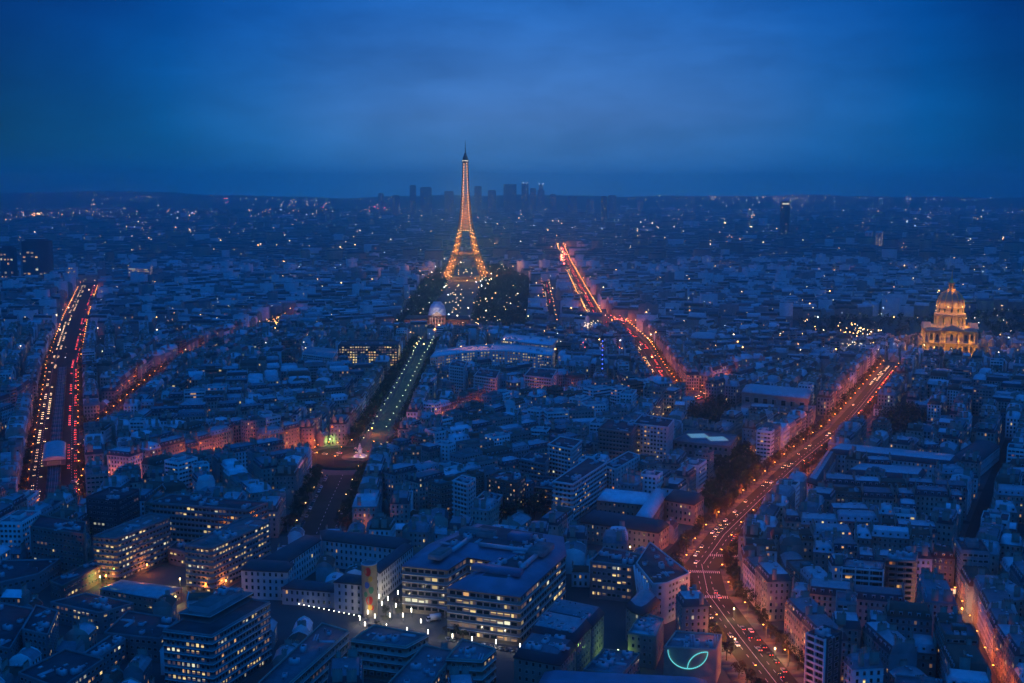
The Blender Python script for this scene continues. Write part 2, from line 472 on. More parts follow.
# streets: (key, words for labels, pixel centre line, whole width m, carriageway m, lamp material, lamp spacing)
STREETS = [
 ('invalides', 'the orange-lit boulevard', [(806, 720), (776, 683), (742, 640), (708, 594), (702, 566), (724, 535), (760, 500), (800, 462), (840, 430), (862, 405), (880, 382), (893, 366)], 38, 20, 'lamp_org', 30),
 ('lawn', 'the lawn avenue', [(366, 458), (380, 434), (401, 395), (416, 365), (428, 342)], 46, 10, 'lamp_grn', 30),
 ('tree', 'the dark parking avenue', [(343, 475), (331, 500), (316, 535)], 46, 26, 'lamp_yel', 40),
 ('west', 'the western roundabout street', [(352, 456), (310, 452), (268, 462), (235, 468)], 24, 14, 'lamp_org', 22),
 ('east', 'the eastern roundabout street', [(352, 456), (400, 440), (440, 432), (500, 412), (590, 398)], 22, 13, 'lamp_org', 24),
 ('viaduct', 'the viaduct boulevard', [(52, 512), (54, 490), (57, 440), (63, 370), (76, 320), (90, 285)], 44, 36, 'lamp_org', 30),
 ('diagonal', 'the tree-lined diagonal', [(72, 452), (110, 425), (165, 375), (215, 352), (255, 338), (292, 317)], 30, 15, 'lamp_org', 30),
 ('red', 'the red traffic street', [(70, 482), (130, 489), (190, 472), (235, 458)], 26, 16, 'lamp_org', 24),
 ('far', 'the red-lit far avenue', [(688, 402), (672, 396), (655, 370), (640, 345), (618, 324), (597, 322), (580, 290), (566, 262), (560, 245)], 36, 22, 'lamp_org', 22),
 ('branch', 'the short red branch', [(688, 402), (712, 392), (745, 381)], 22, 14, 'lamp_org', 24),
 ('bosquet', 'the far red street', [(600, 346), (552, 326), (545, 282)], 24, 14, 'lamp_org', 70),
 ('cross', 'the curved office street', [(620, 350), (560, 345), (500, 338), (440, 336), (380, 337)], 26, 16, 'lamp_org', 30),
 ('alley', 'the narrow orange street', [(1006, 720), (985, 683), (962, 630), (944, 594)], 13, 7, 'lamp_org', 20),
 ('vaneau', 'the institute side street', [(560, 528), (590, 505), (618, 486), (650, 450), (672, 416)], 16, 9, 'lamp_yel', 34),
 ('m1', 'the balcony block lane', [(738, 552), (840, 556), (960, 566)], 11, 6, None, 0),
 ('m2', 'the blue roof lane', [(765, 510), (880, 516), (1010, 526)], 11, 6, None, 0),
 ('m3', 'the dormer school lane', [(800, 484), (900, 492), (1020, 490)], 11, 6, None, 0),
 ('m4', 'the framed tower lane', [(775, 632), (850, 640), (930, 648)], 11, 6, None, 0),
 ('m5', 'the dark straight lane', [(1010, 440), (985, 500), (958, 575)], 14, 8, None, 0),
 ('m6', 'the curved facade lane', [(130, 428), (230, 424), (330, 414)], 11, 6, None, 0),
 ('m7', 'the bright roof lane', [(185, 392), (290, 388), (385, 384)], 11, 6, None, 0),
 ('m8', 'the glass hospital lane', [(400, 506), (470, 488), (560, 470)], 11, 6, None, 0),
 ('m9', 'the mixed block lane', [(440, 462), (530, 445), (620, 440)], 11, 6, None, 0),
 ('m10', 'the curved office lane', [(430, 385), (520, 372), (640, 375)], 11, 6, None, 0),
 ('m11', 'the long chapel lane', [(700, 424), (770, 428), (830, 424)], 11, 6, None, 0),
 ('m12', 'the round tree lane', [(900, 392), (960, 398), (1030, 404)], 11, 6, None, 0),
 ('m13', 'the far avenue lane', [(690, 372), (760, 366), (850, 372)], 11, 6, None, 0),
 ('m14', 'the western viaduct lane', [(-20, 430), (20, 415), (48, 395)], 11, 6, None, 0),
 ('m15', 'the dark shed lane', [(-10, 560), (30, 535), (60, 515)], 12, 7, None, 0),
 ('m16', 'the eastern viaduct lane', [(95, 395), (140, 372), (165, 352)], 11, 6, None, 0),
 ('m17', 'the pink hall lane', [(655, 352), (730, 350), (800, 345)], 11, 6, None, 0),
 ('m18', 'the dormer row lane', [(240, 480), (262, 500), (285, 520)], 11, 6, None, 0),
]
SG = {}
for k, nm, px, wd, cw, lm, sp in STREETS:
    SG[k] = dict(name=nm, pts=[G(*p) for p in px], w=wd, cw=cw, lamp=lm, sp=sp)

def seg_dist(px_, py_, a, b):
    dx, dy = b[0]-a[0], b[1]-a[1]
    t = max(0, min(1, ((px_-a[0])*dx + (py_-a[1])*dy) / (dx*dx+dy*dy)))
    return math.hypot(px_-a[0]-t*dx, py_-a[1]-t*dy)
def on_other_street(x, y, me, extra=0):
    for k, s in SG.items():
        if k == me: continue
        for a, b in zip(s['pts'], s['pts'][1:]):
            if seg_dist(x, y, a, b) < s['w'] / 2 + extra: return True
    return False
ROUND = G(350, 458); RR = 40.0

def walk(pts, step, start=0.0):
    """points along a polyline: (x, y, tangent)"""
    res = []; d = start
    acc = 0
    for a, b in zip(pts, pts[1:]):
        l = math.hypot(b[0]-a[0], b[1]-a[1])
        while d <= acc + l:
            t = (d - acc) / l
            res.append((a[0]+(b[0]-a[0])*t, a[1]+(b[1]-a[1])*t, math.atan2(b[1]-a[1], b[0]-a[0])))
            d += step
        acc += l
    return res
def plen(pts): return sum(math.hypot(b[0]-a[0], b[1]-a[1]) for a, b in zip(pts, pts[1:]))
def strip(mb, pts, off0, off1, z, m):
    """a band of road between two offsets right of the centre line"""
    n = len(pts); nr = []
    for i in range(n):
        a, b = pts[max(0, i-1)], pts[min(n-1, i+1)]
        l = math.hypot(b[0]-a[0], b[1]-a[1])
        nr.append(((b[1]-a[1])/l, -(b[0]-a[0])/l))
    for i in range(n-1):
        p, q = pts[i], pts[i+1]
        mb.face([(p[0]+nr[i][0]*o, p[1]+nr[i][1]*o, z) if e == 0 else (q[0]+nr[i+1][0]*o, q[1]+nr[i+1][1]*o, z)
                 for e, o in ((0, off1), (1, off1), (1, off0), (0, off0))], m)
ZST = {}
for i, (k, s) in enumerate(SG.items()):
    ZST[k] = 0.02 + i * 0.006
    rb = MB()
    strip(rb, s['pts'], -s['cw']/2, s['cw']/2, ZST[k], 'asphalt')
    if s['lamp'] and s['w'] > 20:
        for side in (-1, 1):                           # raised pavements, cut where another street passes
            for x, y, t in walk(s['pts'], 8, 4):
                o = (s['cw']/2 + s['w']/2) / 2
                X, Y = x + math.sin(t)*o*side, y - math.cos(t)*o*side
                if on_other_street(X, Y, k, 1) or math.hypot(X-ROUND[0], Y-ROUND[1]) < RR + 6: continue
                rb.box(X, Y, 0.003, 8.0, s['w']/2 - s['cw']/2, 0.13, 'pavement', rz=t)
    struct('road', rb)
# road paint: lane lines and crossings on the orange boulevard, dashes elsewhere
pb = MB()
zp = 0.02 + len(SG) * 0.006 + 0.012
for k in ('invalides', 'viaduct', 'far', 'red', 'tree', 'east', 'west'):
    s = SG[k]
    for x, y, t in walk(s['pts'], 9, 2):
        if k == 'viaduct': offs = (-12, 12)
        elif k == 'invalides': offs = (-3.4, 3.4, 0)
        else: offs = (0,)
        for o in offs:
            pb.box(x + math.sin(t)*o, y - math.cos(t)*o, zp, 8.6 if o == 0 and k == 'invalides' else 3.5, 0.28, 0.003, 'paint', rz=t)
for (px, py, ang_off) in ((701, 572, 0), (708, 597, 0), (668, 562, 0.9), (728, 556, 0)):
    x0, y0 = G(px, py)
    a, b = SG['invalides']['pts'][3], SG['invalides']['pts'][4]
    t = math.atan2(b[1]-a[1], b[0]-a[0]) + ang_off
    for i in range(-9, 10):
        pb.box(x0 + math.sin(t)*i*1.15, y0 - math.cos(t)*i*1.15, zp + 0.006, 4.0, 0.42, 0.003, 'paint', rz=t)
struct('road_markings', pb)
# roundabout
rb = MB()
circ = lambda r, n=40, c=ROUND: [(c[0] + r*math.cos(2*math.pi*i/n), c[1] + r*math.sin(2*math.pi*i/n)) for i in range(n)]
rb.prism(circ(RR), 0.0, zp + 0.03, 'asphalt', 'asphalt')
struct('roundabout_road', rb)
ib = MB()
ISL = G(360, 457)
ib.prism(circ(15, 32, ISL), 0.0, zp + 0.16, 'pavement', 'pavement')
ib.prism(circ(13.5, 32, ISL), zp + 0.16, zp + 0.22, 'lawn', 'lawn')
struct('roundabout_island_ground', ib)
# lawns
lb = MB()
strip(lb, SG['lawn']['pts'], -7, 7, ZST['lawn'] + 0.3, 'lawn')
struct('avenue_lawn_ground', lb)
wb = MB()
for o in (-10, 10):
    strip(wb, SG['lawn']['pts'], o - 2.2, o + 2.2, ZST['lawn'] + 0.31, 'pavement')
struct('avenue_path', wb)
CH = [G(449, 325), G(466, 280)]
lb = MB()
strip(lb, CH, -24, 24, 0.05, 'lawn')
struct('champ_lawn_ground', lb)
wb = MB()
for o in (-30, 30): strip(wb, CH, o - 5, o + 5, 0.06, 'pavement')
for t in (0.33, 0.66):
    x, y = CH[0][0]+(CH[1][0]-CH[0][0])*t, CH[0][1]+(CH[1][1]-CH[0][1])*t
    wb.box(x, y, 0.07, 60, 9, 0.02, 'pavement')
struct('champ_path', wb)

# ------------------------------------------------------------------ occupancy of the near city, 2 m cells
OX0, OX1, OY0, OY1, CS = -1100, 1100, 400, 1700, 1.0
OCC = np.zeros((int((OX1-OX0)/CS), int((OY1-OY0)/CS)), np.uint8)
OCB = np.zeros_like(OCC)
GX, GY = np.meshgrid(OX0 + (np.arange(OCC.shape[0])+.5)*CS, OY0 + (np.arange(OCC.shape[1])+.5)*CS, indexing='ij')
def mark_poly(q, v, grow=0.0):
    if grow: q = offset_poly(q, -grow)
    X = [p[0] for p in q]; Y = [p[1] for p in q]
    i0, i1 = max(0, int((min(X)-OX0)/CS)), min(OCC.shape[0], int((max(X)-OX0)/CS)+2)
    j0, j1 = max(0, int((min(Y)-OY0)/CS)), min(OCC.shape[1], int((max(Y)-OY0)/CS)+2)
    if i1 <= i0 or j1 <= j0: return
    m = inside(q, GX[i0:i1, j0:j1], GY[i0:i1, j0:j1])
    OCC[i0:i1, j0:j1][m] = v
for k, s in SG.items():
    for a, b in zip(s['pts'], s['pts'][1:]):
        dx, dy = b[0]-a[0], b[1]-a[1]; l2 = dx*dx+dy*dy
        t = np.clip(((GX-a[0])*dx + (GY-a[1])*dy)/l2, 0, 1)
        OCC[np.hypot(GX-a[0]-t*dx, GY-a[1]-t*dy) < s['w']/2 - 0.5] = 1
OCC[np.hypot(GX-ROUND[0], GY-ROUND[1]) < RR + 4] = 1
PARKS = {
 'institute garden': [(700, 512), (716, 470), (742, 452), (768, 470), (745, 505), (715, 528)],
 'small square': [(680, 428), (690, 412), (720, 402), (738, 412), (728, 434), (700, 440)],
 'round-tree garden': [(868, 440), (876, 418), (912, 412), (930, 422), (926, 444), (900, 452)],
 'courtyard garden': [(478, 527), (500, 512), (548, 510), (556, 522), (520, 532)],
}
PARKG = {k: ccw([G(*p) for p in q]) for k, q in PARKS.items()}
for q in PARKG.values(): mark_poly(q, 2)
mark_poly(ccw([G(375, 612), G(400, 585), G(450, 600), G(540, 632), G(540, 672), G(500, 676), G(440, 668), G(350, 650), G(225, 618), G(235, 590)]), 1)   # hospital forecourt
mark_poly(ccw([G(655, 560), G(700, 525), G(740, 530), G(740, 590), G(705, 610)]), 1)
for qq in ([(640, 760), (750, 760), (728, 655), (650, 650)], [(90, 612), (185, 618), (196, 585), (110, 575)], [(176, 580), (215, 602), (285, 560), (230, 548)], [(150, 570), (215, 575), (190, 545), (140, 540)], [(505, 683), (580, 700), (620, 640), (600, 600)], [(630, 620), (675, 625), (690, 585), (640, 590)]):
    mark_poly(ccw([G(*p) for p in qq]), 1)                                  # crossing square
yb = MB()
yb.face([(*p, 0.012) for p in ccw([G(655, 562), G(690, 530), G(738, 530), G(742, 592), G(712, 612), G(690, 596)])], 'asphalt')
yb.face([(*p, 0.012) for p in ccw([G(372, 608), G(400, 590), G(448, 618), G(520, 640), G(522, 652), G(440, 642), G(350, 632)])], 'pavement')
struct('forecourt_pavement', yb)
BOXES = MB()          # plain hulls of every building, only used to ask what the camera can see

# ------------------------------------------------------------------ buildings with a plan of their own
def facade(cands, a, b, h, z0, floors, bay, ww, wh, lit, org, bias='office', margin=1.2, out=0.0, ground_lit=0.0):
    """window places on the wall a->b; only walls that face the tower we stand on"""
    l = math.hypot(b[0]-a[0], b[1]-a[1])
    tx, ty = (b[0]-a[0])/l, (b[1]-a[1])/l
    nx, ny = ty, -tx
    if nx * (-a[0]) + ny * (-a[1]) <= 0 or l < 3: return
    nb = max(1, int((l - 2*margin) / bay)); sx = (l - 2*margin) / nb
    fh = (h - z0) / floors
    rz = math.atan2(ty, tx)
    run = 0
    for f in range(floors):
        for i in range(nb):
            if run > 0: run -= 1; kd = keep
            else:
                keep = kd = lit_kind(lit if f else lit + ground_lit, bias)
                if kd != 'glass' and bias == 'office': run = rnd.choice((0, 0, 1, 2, 3))
            u = margin + (i + .5) * sx
            cands.append((a[0]+tx*u+nx*out-org[0], a[1]+ty*u+ny*out-org[1], z0 + fh*(f+.52), rz, min(ww, sx*.99), wh, kd))
def put_windows(root, cands, most=100, org=(0, 0)):
    cands = sorted(cands, key=lambda c: (c[6] == 'glass', math.hypot(c[0]+org[0], c[1]+org[1]) - c[2]))
    for x, y, z, rz, ww, wh, kd in cands[:most]:
        new('window', WIN[kd], root, (x, y, z), rz, (ww, 1, wh))
    rest = cands[most:]
    if rest:
        mb = MB()
        for x, y, z, rz, ww, wh, kd in rest:
            mb.at(x, y, z, rz)
            mb.box(0, -0.03, -wh/2, ww, 0.06, wh, 'frame')
            mb.face([(-ww*.44, -.075, -wh*.44), (ww*.44, -.075, -wh*.44), (ww*.44, -.075, wh*.44), (-ww*.44, -.075, wh*.44)], kd)
        tag(mb.build('window', root), kind='stuff')

def unit_mesh(kind):
    b = MB()
    if kind == 0:
        b.box(0, 0, 0, 2.6, 1.8, 1.5, 'metal'); b.box(0, 0, 1.5, 1.6, 1.2, 0.25, 'zinc_dark')
    elif kind == 1:
        b.box(0, 0, 0, 4.5, 2.2, 2.2, 'metal'); b.lathe([(0.7, 2.2, 'dark'), (0.7, 2.6, 'dark')], 10, 'dark')
    elif kind == 2:
        b.box(0, 0, 0, 0.5, 7, 0.6, 'metal'); b.box(1.2, 0, 0, 0.5, 7, 0.6, 'metal')
    elif kind == 3:
        b.lathe([(0.35, 0, 'metal'), (0.35, 1.5, 'metal'), (0.55, 1.6, 'metal'), (0.1, 2.0, 'metal')], 10, 'metal')
    else:
        b.box(0, 0, 0, 2.2, 1.4, 0.5, 'concrete'); b.box(0, 0, 0.5, 1.8, 1.0, 0.12, 'zinc_pale')
    return b.mesh('roof_unit')
UNITS = [unit_mesh(i) for i in range(5)]

def block(name, label, cat, pts, h, wall='concrete', roof='gravel', floors=6, bay=2.6, ww=2.2, wh=1.6, lit=0.2, z0=1.0,
          style='flat', par=0.9, bands=None, units=0, bias='office', group=None, most=100, slope='slate', rise=4.5, inset=None, grow=3, top=None,
          win_edges=None, blank=(), root=None, part='wall', cap=None, clear=None):
    """a building on a polygon plan, its parts: wall, roof, windows, roof units"""
    pts = ccw(pts)
    ox, oy = sum(p[0] for p in pts)/len(pts), sum(p[1] for p in pts)/len(pts)
    own = root is None
    if own: root = thing(name, label, cat, ox, oy, group=group)
    else: ox, oy = root.location.x, root.location.y
    q = [(p[0]-ox, p[1]-oy) for p in pts]
    wm = MB()
    if bands:
        rs = [(q, 0.0, wall)]
        fh = (h - z0) / floors
        o = offset_poly(q, -0.14)
        for f in range(1, floors + 1):
            z = z0 + f*fh - 0.45
            rs += [(q, z, bands), (o, z + 0.01, bands), (o, z + 0.38, bands), (q, z + 0.39, wall)]
        rs.append((q, h, wall))
    else:
        rs = [(q, 0.0, wall), (q, h, wall)]
    if style == 'flat':
        i1 = offset_poly(q, 0.4)
        rs += [(q, h + par, wall), (i1, h + par, wall), (i1, h + 0.05, wall)]
        wm.rings(rs, None)
        w_ = wm.build(part, root)
        rm = MB(); rm.prism(offset_poly(q, 0.41), h - 0.6, h + 0.06, roof, roof)
        rf = rm.build('roof', root if own else w_)
    else:
        wm.rings(rs, None)
        w_ = wm.build(part, root)
        rm = MB()
        ov = offset_poly(q, -0.35)
        i1 = offset_poly(q, inset or rise * 0.55)
        rr = [(q, h - 0.3, wall), (ov, h - 0.29, slope), (ov, h + 0.15, slope), (i1, h + rise, top or slope)]
        if style == 'mansard':
            i2 = offset_poly(q, (inset or rise*0.55) + 2.6)
            rr.append((i2, h + rise + 0.9, top or slope))
        rm.rings(rr, cap or top or slope)
        rf = rm.build('roof', root if own else w_)
    c = []
    for i in range(len(pts)):
        if i in blank: continue
        facade(c, pts[i], pts[(i+1) % len(pts)], h, z0, floors, bay, ww, wh, lit, (ox, oy), bias)
    if own: put_windows(root, c, most, (ox, oy))
    i3 = offset_poly(pts, 2.5)
    X = [p[0] for p in i3]; Y = [p[1] for p in i3]
    ztop = h + 0.06 if style == 'flat' else h + rise - 0.3
    if style == 'hip': units = 0
    units = int(units*1.8)
    tries = 0
    while units > 0 and tries < 400:
        tries += 1
        x, y = rnd.uniform(min(X), max(X)), rnd.uniform(min(Y), max(Y))
        if inside(i3, np.array([x]), np.array([y]))[0]:
            d = math.atan2(pts[1][1]-pts[0][1], pts[1][0]-pts[0][0])
            new('roof_unit', rnd.choice(UNITS), rf if own else root, (x-ox, y-oy, ztop), d + rnd.choice((0, math.pi/2)))
            units -= 1
    mark_poly(pts, 1, grow)
    cl = h*0.9 if clear is None else clear                # open ground on our side, so that the front is not built up
    cd = math.hypot(ox, oy)
    for k_ in range(1, int(cl/4) + 1):
        mark_poly([(p[0] - ox/cd*4*k_, p[1] - oy/cd*4*k_) for p in pts], 1)
    BOXES.at().prism(pts, 0, h + (0 if style == 'flat' else rise), 'dark', 'dark')
    root['h'] = h
    return root, c, (ox, oy)

def g(h, *px): return [G(a, b, h) for a, b in px]

# the glass hospital in front of us
gh = [(402, 566), (447, 570), (467, 557), (493, 561), (447, 588), (520, 597), (566, 555), (563, 537), (477, 524), (428, 545)]
hp = g(25, *gh)
root, c, org = block('hospital', 'large pale glass-walled hospital with broad blue-grey metal roof and lit forecourt', 'hospital', hp, 25, wall='cream', roof='bitumen', floors=6, bay=3.4, ww=3.3, wh=2.0,
      lit=0.22, z0=1.0, style='mansard', slope='blue_metal', rise=3.2, inset=9.0, top='blue_metal', cap='bitumen', bands='white', most=100)
q = ccw(hp)
rb = MB()                                   # setback top floor and the plant on the roof
for cx_, cy_, n in ((500, 572, 16), (470, 538, 22), (545, 545, 20), (520, 555, 10)):
    x, y = G(cx_, cy_, 28)
    for i in range(n):
        a, b_ = rnd.uniform(-20, 20), rnd.uniform(-11, 11)
        X, Y = x + a*.8 - b_*.5, y + a*.5 + b_*.8
        if inside(offset_poly(q, 10), np.array([X]), np.array([Y]))[0]:
            new('roof_unit', rnd.choice(UNITS), root, (X-org[0], Y-org[1], 29.05), rnd.choice((-.39, 1.18)))
for cx_, cy_, sx_, sy_, hh_, m_ in ((478, 535, 20, 7, 3.2, 'concrete'), (520, 540, 12, 7, 3.6, 'blue_metal'), (541, 552, 9, 16, 3.0, 'concrete'), (497, 572, 26, 6, 2.4, 'blue_metal'), (440, 556, 7, 14, 2.6, 'concrete'), (505, 549, 30, 2.2, 1.6, 'metal'), (530, 562, 2.2, 24, 1.5, 'metal'), (462, 545, 2.0, 24, 1.6, 'metal')):
    x, y = G(cx_, cy_, 29)
    pb_ = MB(); pb_.box(0, 0, 29.06, sx_, sy_, hh_, m_, 'gravel' if m_ == 'concrete' else m_); pb_.build('plant_room' if hh_ > 2 else 'duct', root, (x-org[0], y-org[1], 0), -.39)
# entrance canopy
cb = MB()
ex, ey = G(433, 611); ex2, ey2 = G(448, 616)
ang = math.atan2(ey2-ey, ex2-ex)
cb.box(0, 0, 4.2, 26, 7, 0.5, 'concrete', rz=ang)
for u in (-11, -4, 4, 11): cb.box(math.cos(ang)*u+math.sin(ang)*2.5, math.sin(ang)*u-math.cos(ang)*2.5, 0, 0.35, 0.35, 4.2, 'metal', rz=ang)
for u in range(-10, 11, 4): cb.box(math.cos(ang)*u+math.sin(ang)*1, math.sin(ang)*u-math.cos(ang)*1, 4.0, 3.0, 0.9, 0.2, 'lit_org', rz=ang)
cb.build('entrance_canopy', root, (ex-org[0], ey-org[1], 0))
light('canopy_lamp', root, (ex-org[0]+1, ey-org[1]-2, 3.2), 2600, (1, .6, .2), 0.5)

# the old courtyard hospital: four ranges round a yard
wings = [
 ('range', g(16, (241, 570), (287, 572), (294, 564), (248, 561)), 16, 4, 'front block'),
 ('range', g(16, (287, 563), (321, 540), (305, 536), (262, 560)), 16, 4, 'left range'),
 ('range', g(16, (323, 540), (399, 549), (411, 541), (320, 531)), 16, 4, 'back range'),
 ('range', g(16, (380, 573), (413, 546), (402, 545), (371, 568)), 16, 4, 'right range'),
 ('range', g(9, (282, 588), (334, 592), (338, 586), (292, 581)), 9, 2, 'low front range'),
 ('range', g(16, (334, 582), (364, 585), (371, 579), (344, 575)), 16, 4, 'corner block'),
]
ox, oy = G(330, 585)
ch = thing('courtyard_hospital', 'old white-walled hospital with dark slate roofs round an inner yard', 'hospital', ox, oy)
allc = []
for nm, p, h, fl, _ in wings:
    _, c, _ = block('', '', '', p, h, wall='white', floors=fl, bay=2.9, ww=1.25, wh=2.1, lit=0.05, z0=0.8, style='hip', slope='slate', rise=2.6, inset=3.2, bias='house', root=ch, part='range')
    allc += c
put_windows(ch, allc, 100, (ox, oy))
light('yard_lamp', ch, (*[a - b for a, b in zip(G(355, 565), (ox, oy))], 6), 2500, ORG, 0.4)

# the tall stair tower with its coloured patches (plain blotches, no artwork)
tp = g(28, (364, 566), (375, 567), (377.5, 562), (367, 561))
tx, ty = G(369, 618)
tw = thing('stair_tower', 'tall pale stair tower with red and yellow painted patches beside the white hospital', 'tower', tx, ty + 4)
tb = MB()
tb.lathe([(4.0, 0, 'cream'), (4.0, 27.5, 'cream'), (4.2, 27.6, 'white'), (4.2, 28.2, 'white'), (3.9, 28.2, 'gravel')], 16, 'gravel')
tb.build('wall', tw)
for i, (a, z, s, m_) in enumerate(((-95, 24.5, 2.1, 'paint_red'), (-85, 9.5, 2.2, 'paint_red'), (-70, 15, 1.7, 'paint_green'), (-100, 17.5, 1.6, 'paint_blue'), (-80, 5.5, 1.4, 'paint_yellow'), (-75, 20.5, 1.4, 'paint_yellow'), (-112, 12.5, 1.3, 'paint_green'), (-66, 5.5, 1.2, 'paint_red'))):
    if m_ not in M:
        M[m_] = mat(m_, {'paint_red': (.5, .03, .03), 'paint_green': (.08, .25, .12), 'paint_blue': (.05, .12, .4), 'paint_yellow': (.55, .35, .05)}[m_], var=0.1)
    pm = MB()
    pts = [(R(a) + 0.2*s*math.cos(t), z + s*1.1*math.sin(t)*(1+.2*math.cos(t+i))) for t in [2*math.pi*k/14 for k in range(14)]]
    pm.face([(4.06*math.cos(u), 4.06*math.sin(u), v) for u, v in pts], m_)
    pm.build('painted_patch', tw)
mark_poly([(tx-7, ty-3), (tx+7, ty-3), (tx+7, ty+11), (tx-7, ty+11)], 1)

# office wings of the hospital quarter
OFF = dict(bias='office')
block('hospital_wing', 'long ribbon-windowed hospital wing with white roof hut and blank end wall', 'hospital wing', g(26, (93, 537), (116, 539), (170, 518), (150, 514)), 26, wall='grey', roof='gravel', floors=8, bay=2.6, ww=1.9, wh=1.4, lit=.26, bands='concrete', units=5, blank=())
block('hospital_wing', 'ribbon-windowed hospital wing whose long lit side faces the white hospital', 'hospital wing', g(26, (185, 546), (211, 549), (270, 522), (247, 517)), 26, wall='grey', roof='gravel', floors=8, bay=2.6, ww=1.9, wh=1.4, lit=.26, bands='concrete', units=6)
block('hospital_wing', 'longest hospital wing closing the back of the office yard', 'hospital wing', g(28, (150, 503), (248, 511), (268, 503), (172, 495)), 28, wall='grey', roof='bitumen', floors=8, bay=2.6, ww=2.2, wh=1.7, lit=.2, bands='concrete', units=8)
block('link_building', 'low flat link between two hospital office wings', 'annex', g(9, (168, 549), (186, 553), (194, 546), (176, 542)), 9, wall='grey', roof='bitumen', floors=2, lit=.3, units=2)
pent = [g(30, (178, 608), (206, 614), (248, 593), (228, 587))]
tr, _, torg = block('office_tower', 'broad office tower with stepped penthouse and many yellow windows', 'office tower', g(29, (163, 631), (212, 637), (270, 603), (228, 596)), 29, wall='grey', roof='bitumen', floors=9, bay=2.2, ww=1.5, wh=1.7, lit=.24, bands='white', units=0)
pm = MB(); pq = [(p[0]-torg[0], p[1]-torg[1]) for p in ccw(g(29, (180, 620), (210, 624), (252, 600), (230, 597)))]
pm.rings([(pq, 29.06, 'concrete'), (pq, 32, 'white'), (offset_poly(pq, -.5), 32.1, 'white'), (offset_poly(pq, -.5), 32.6, 'gravel'), (offset_poly(pq, 2.6), 32.61, 'concrete'), (offset_poly(pq, 2.6), 35.3, 'gravel')], 'gravel')
pm.build('penthouse', tr)
for i in range(7):
    a, b_ = pq[0], pq[1]
    new('roof_unit', UNITS[i % 5], tr, (pq[0][0]*.3+pq[2][0]*.7+rnd.uniform(-6, 6), pq[0][1]*.3+pq[2][1]*.7+rnd.uniform(-3, 3), 35.3), rnd.random()*3)
lw = block('low_pavilion', 'low lamplit pavilion with pale blue roof and yellowish walls', 'pavilion', g(8, (100, 589), (160, 599), (182, 588), (121, 580)), 8, wall='cream', floors=2, bay=3.2, ww=1.6, wh=1.4, lit=.12, style='hip', slope='zinc', rise=1.6, inset=6, top='zinc')[0]
for px, py in ((118, 602), (135, 606), (150, 609), (163, 611), (176, 606)):
    x, y = G(px, py)
    bl = MB(); bl.box(0, 0, 0, .6, .4, .5, 'lamp_yel')
    bl.build('wall_lamp', lw, (x-lw.location.x, y-lw.location.y, 5.0))
    light('wall_light', lw, (x-lw.location.x, y-lw.location.y-1.2, 4.6), 2600, (1, .70, .26), 0.4)
for lab, px, h, kw in (
  ('low clinic building with pale roof edges and rows of small lights', [(50, 603), (100, 614), (134, 604), (86, 594)], 10, dict(floors=3, lit=.25)),
  ('flat clinic building with blue skylight strip beside the office tower', [(104, 634), (160, 640), (178, 620), (128, 612)], 11, dict(floors=3, lit=.06)),
  ('dark long ward building with thin pale ridge line', [(72, 662), (84, 668), (126, 640), (114, 634)], 10, dict(floors=3, lit=.15)),
  ('corner ward building with curved light strip at the lower edge', [(18, 674), (60, 690), (104, 660), (66, 650)], 14, dict(floors=4, lit=.05)),
  ('narrow white-edged ward block between dark sheds', [(22, 630), (48, 636), (58, 612), (36, 606)], 15, dict(floors=5, lit=.04)),
  ('dark laundry hall with blue roof lights', [(-40, 640), (10, 650), (34, 610), (-20, 600)], 11, dict(floors=3, lit=.03)),
  ('brown apartment slab with vertical piers', [(30, 527), (84, 535), (86, 523), (40, 516)], 25, dict(floors=7, lit=.05, wall='pink')),
  ('dark office slab with white end wall behind the red street', [(86, 498), (118, 501), (139, 490), (110, 488)], 26, dict(floors=7, lit=.03, wall='dark', roof='bitumen')),
  ('long low roof above the railway cutting', [(50, 582), (62, 587), (108, 563), (98, 559)], 9, dict(floors=2, lit=.02, wall='pink', roof='bitumen')),
  ('dark market hall with blue roof patches', [(-30, 590), (38, 575), (60, 560), (-20, 562)], 10, dict(floors=2, lit=.02, roof='bitumen'))):
    k2 = dict(wall='grey', roof='bitumen', bay=2.8, ww=1.9, wh=1.5, units=5); k2.update(kw)
    block('ward_building', lab, 'building', g(h, *px), h, **k2)

# bottom centre
bl_, _, _ = block('clinic', 'stone clinic block with pairs of dark windows below the forecourt', 'clinic', g(17, (351, 641), (406, 648), (428, 636), (374, 626)), 17, wall='cream', roof='zinc_dark', floors=4, bay=3.4, ww=2.0, wh=1.8, lit=.02, bands='white', units=5)
block('clinic', 'clinic wing with two lit windows at its corner', 'clinic', g(17, (446, 660), (482, 662), (496, 650), (462, 640)), 17, wall='cream', roof='zinc_dark', floors=4, bay=3.4, ww=1.9, wh=1.7, lit=.10, bands='white', units=4)
block('clinic', 'flat-roofed clinic spine running out below between two wings', 'clinic', g(15, (383, 690), (428, 690), (456, 652), (424, 646)), 15, wall='cream', roof='zinc_dark', floors=4, bay=3.4, ww=1.9, wh=1.7, lit=.05, units=5)
block('clinic', 'long narrow clinic roof with pale edge and stair of lit bricks', 'clinic', g(17, (252, 690), (284, 690), (349, 632), (322, 624)), 17, wall='cream', roof='zinc_dark', floors=4, bay=3.2, ww=1.4, wh=1.6, lit=.06, bands='white', units=6)
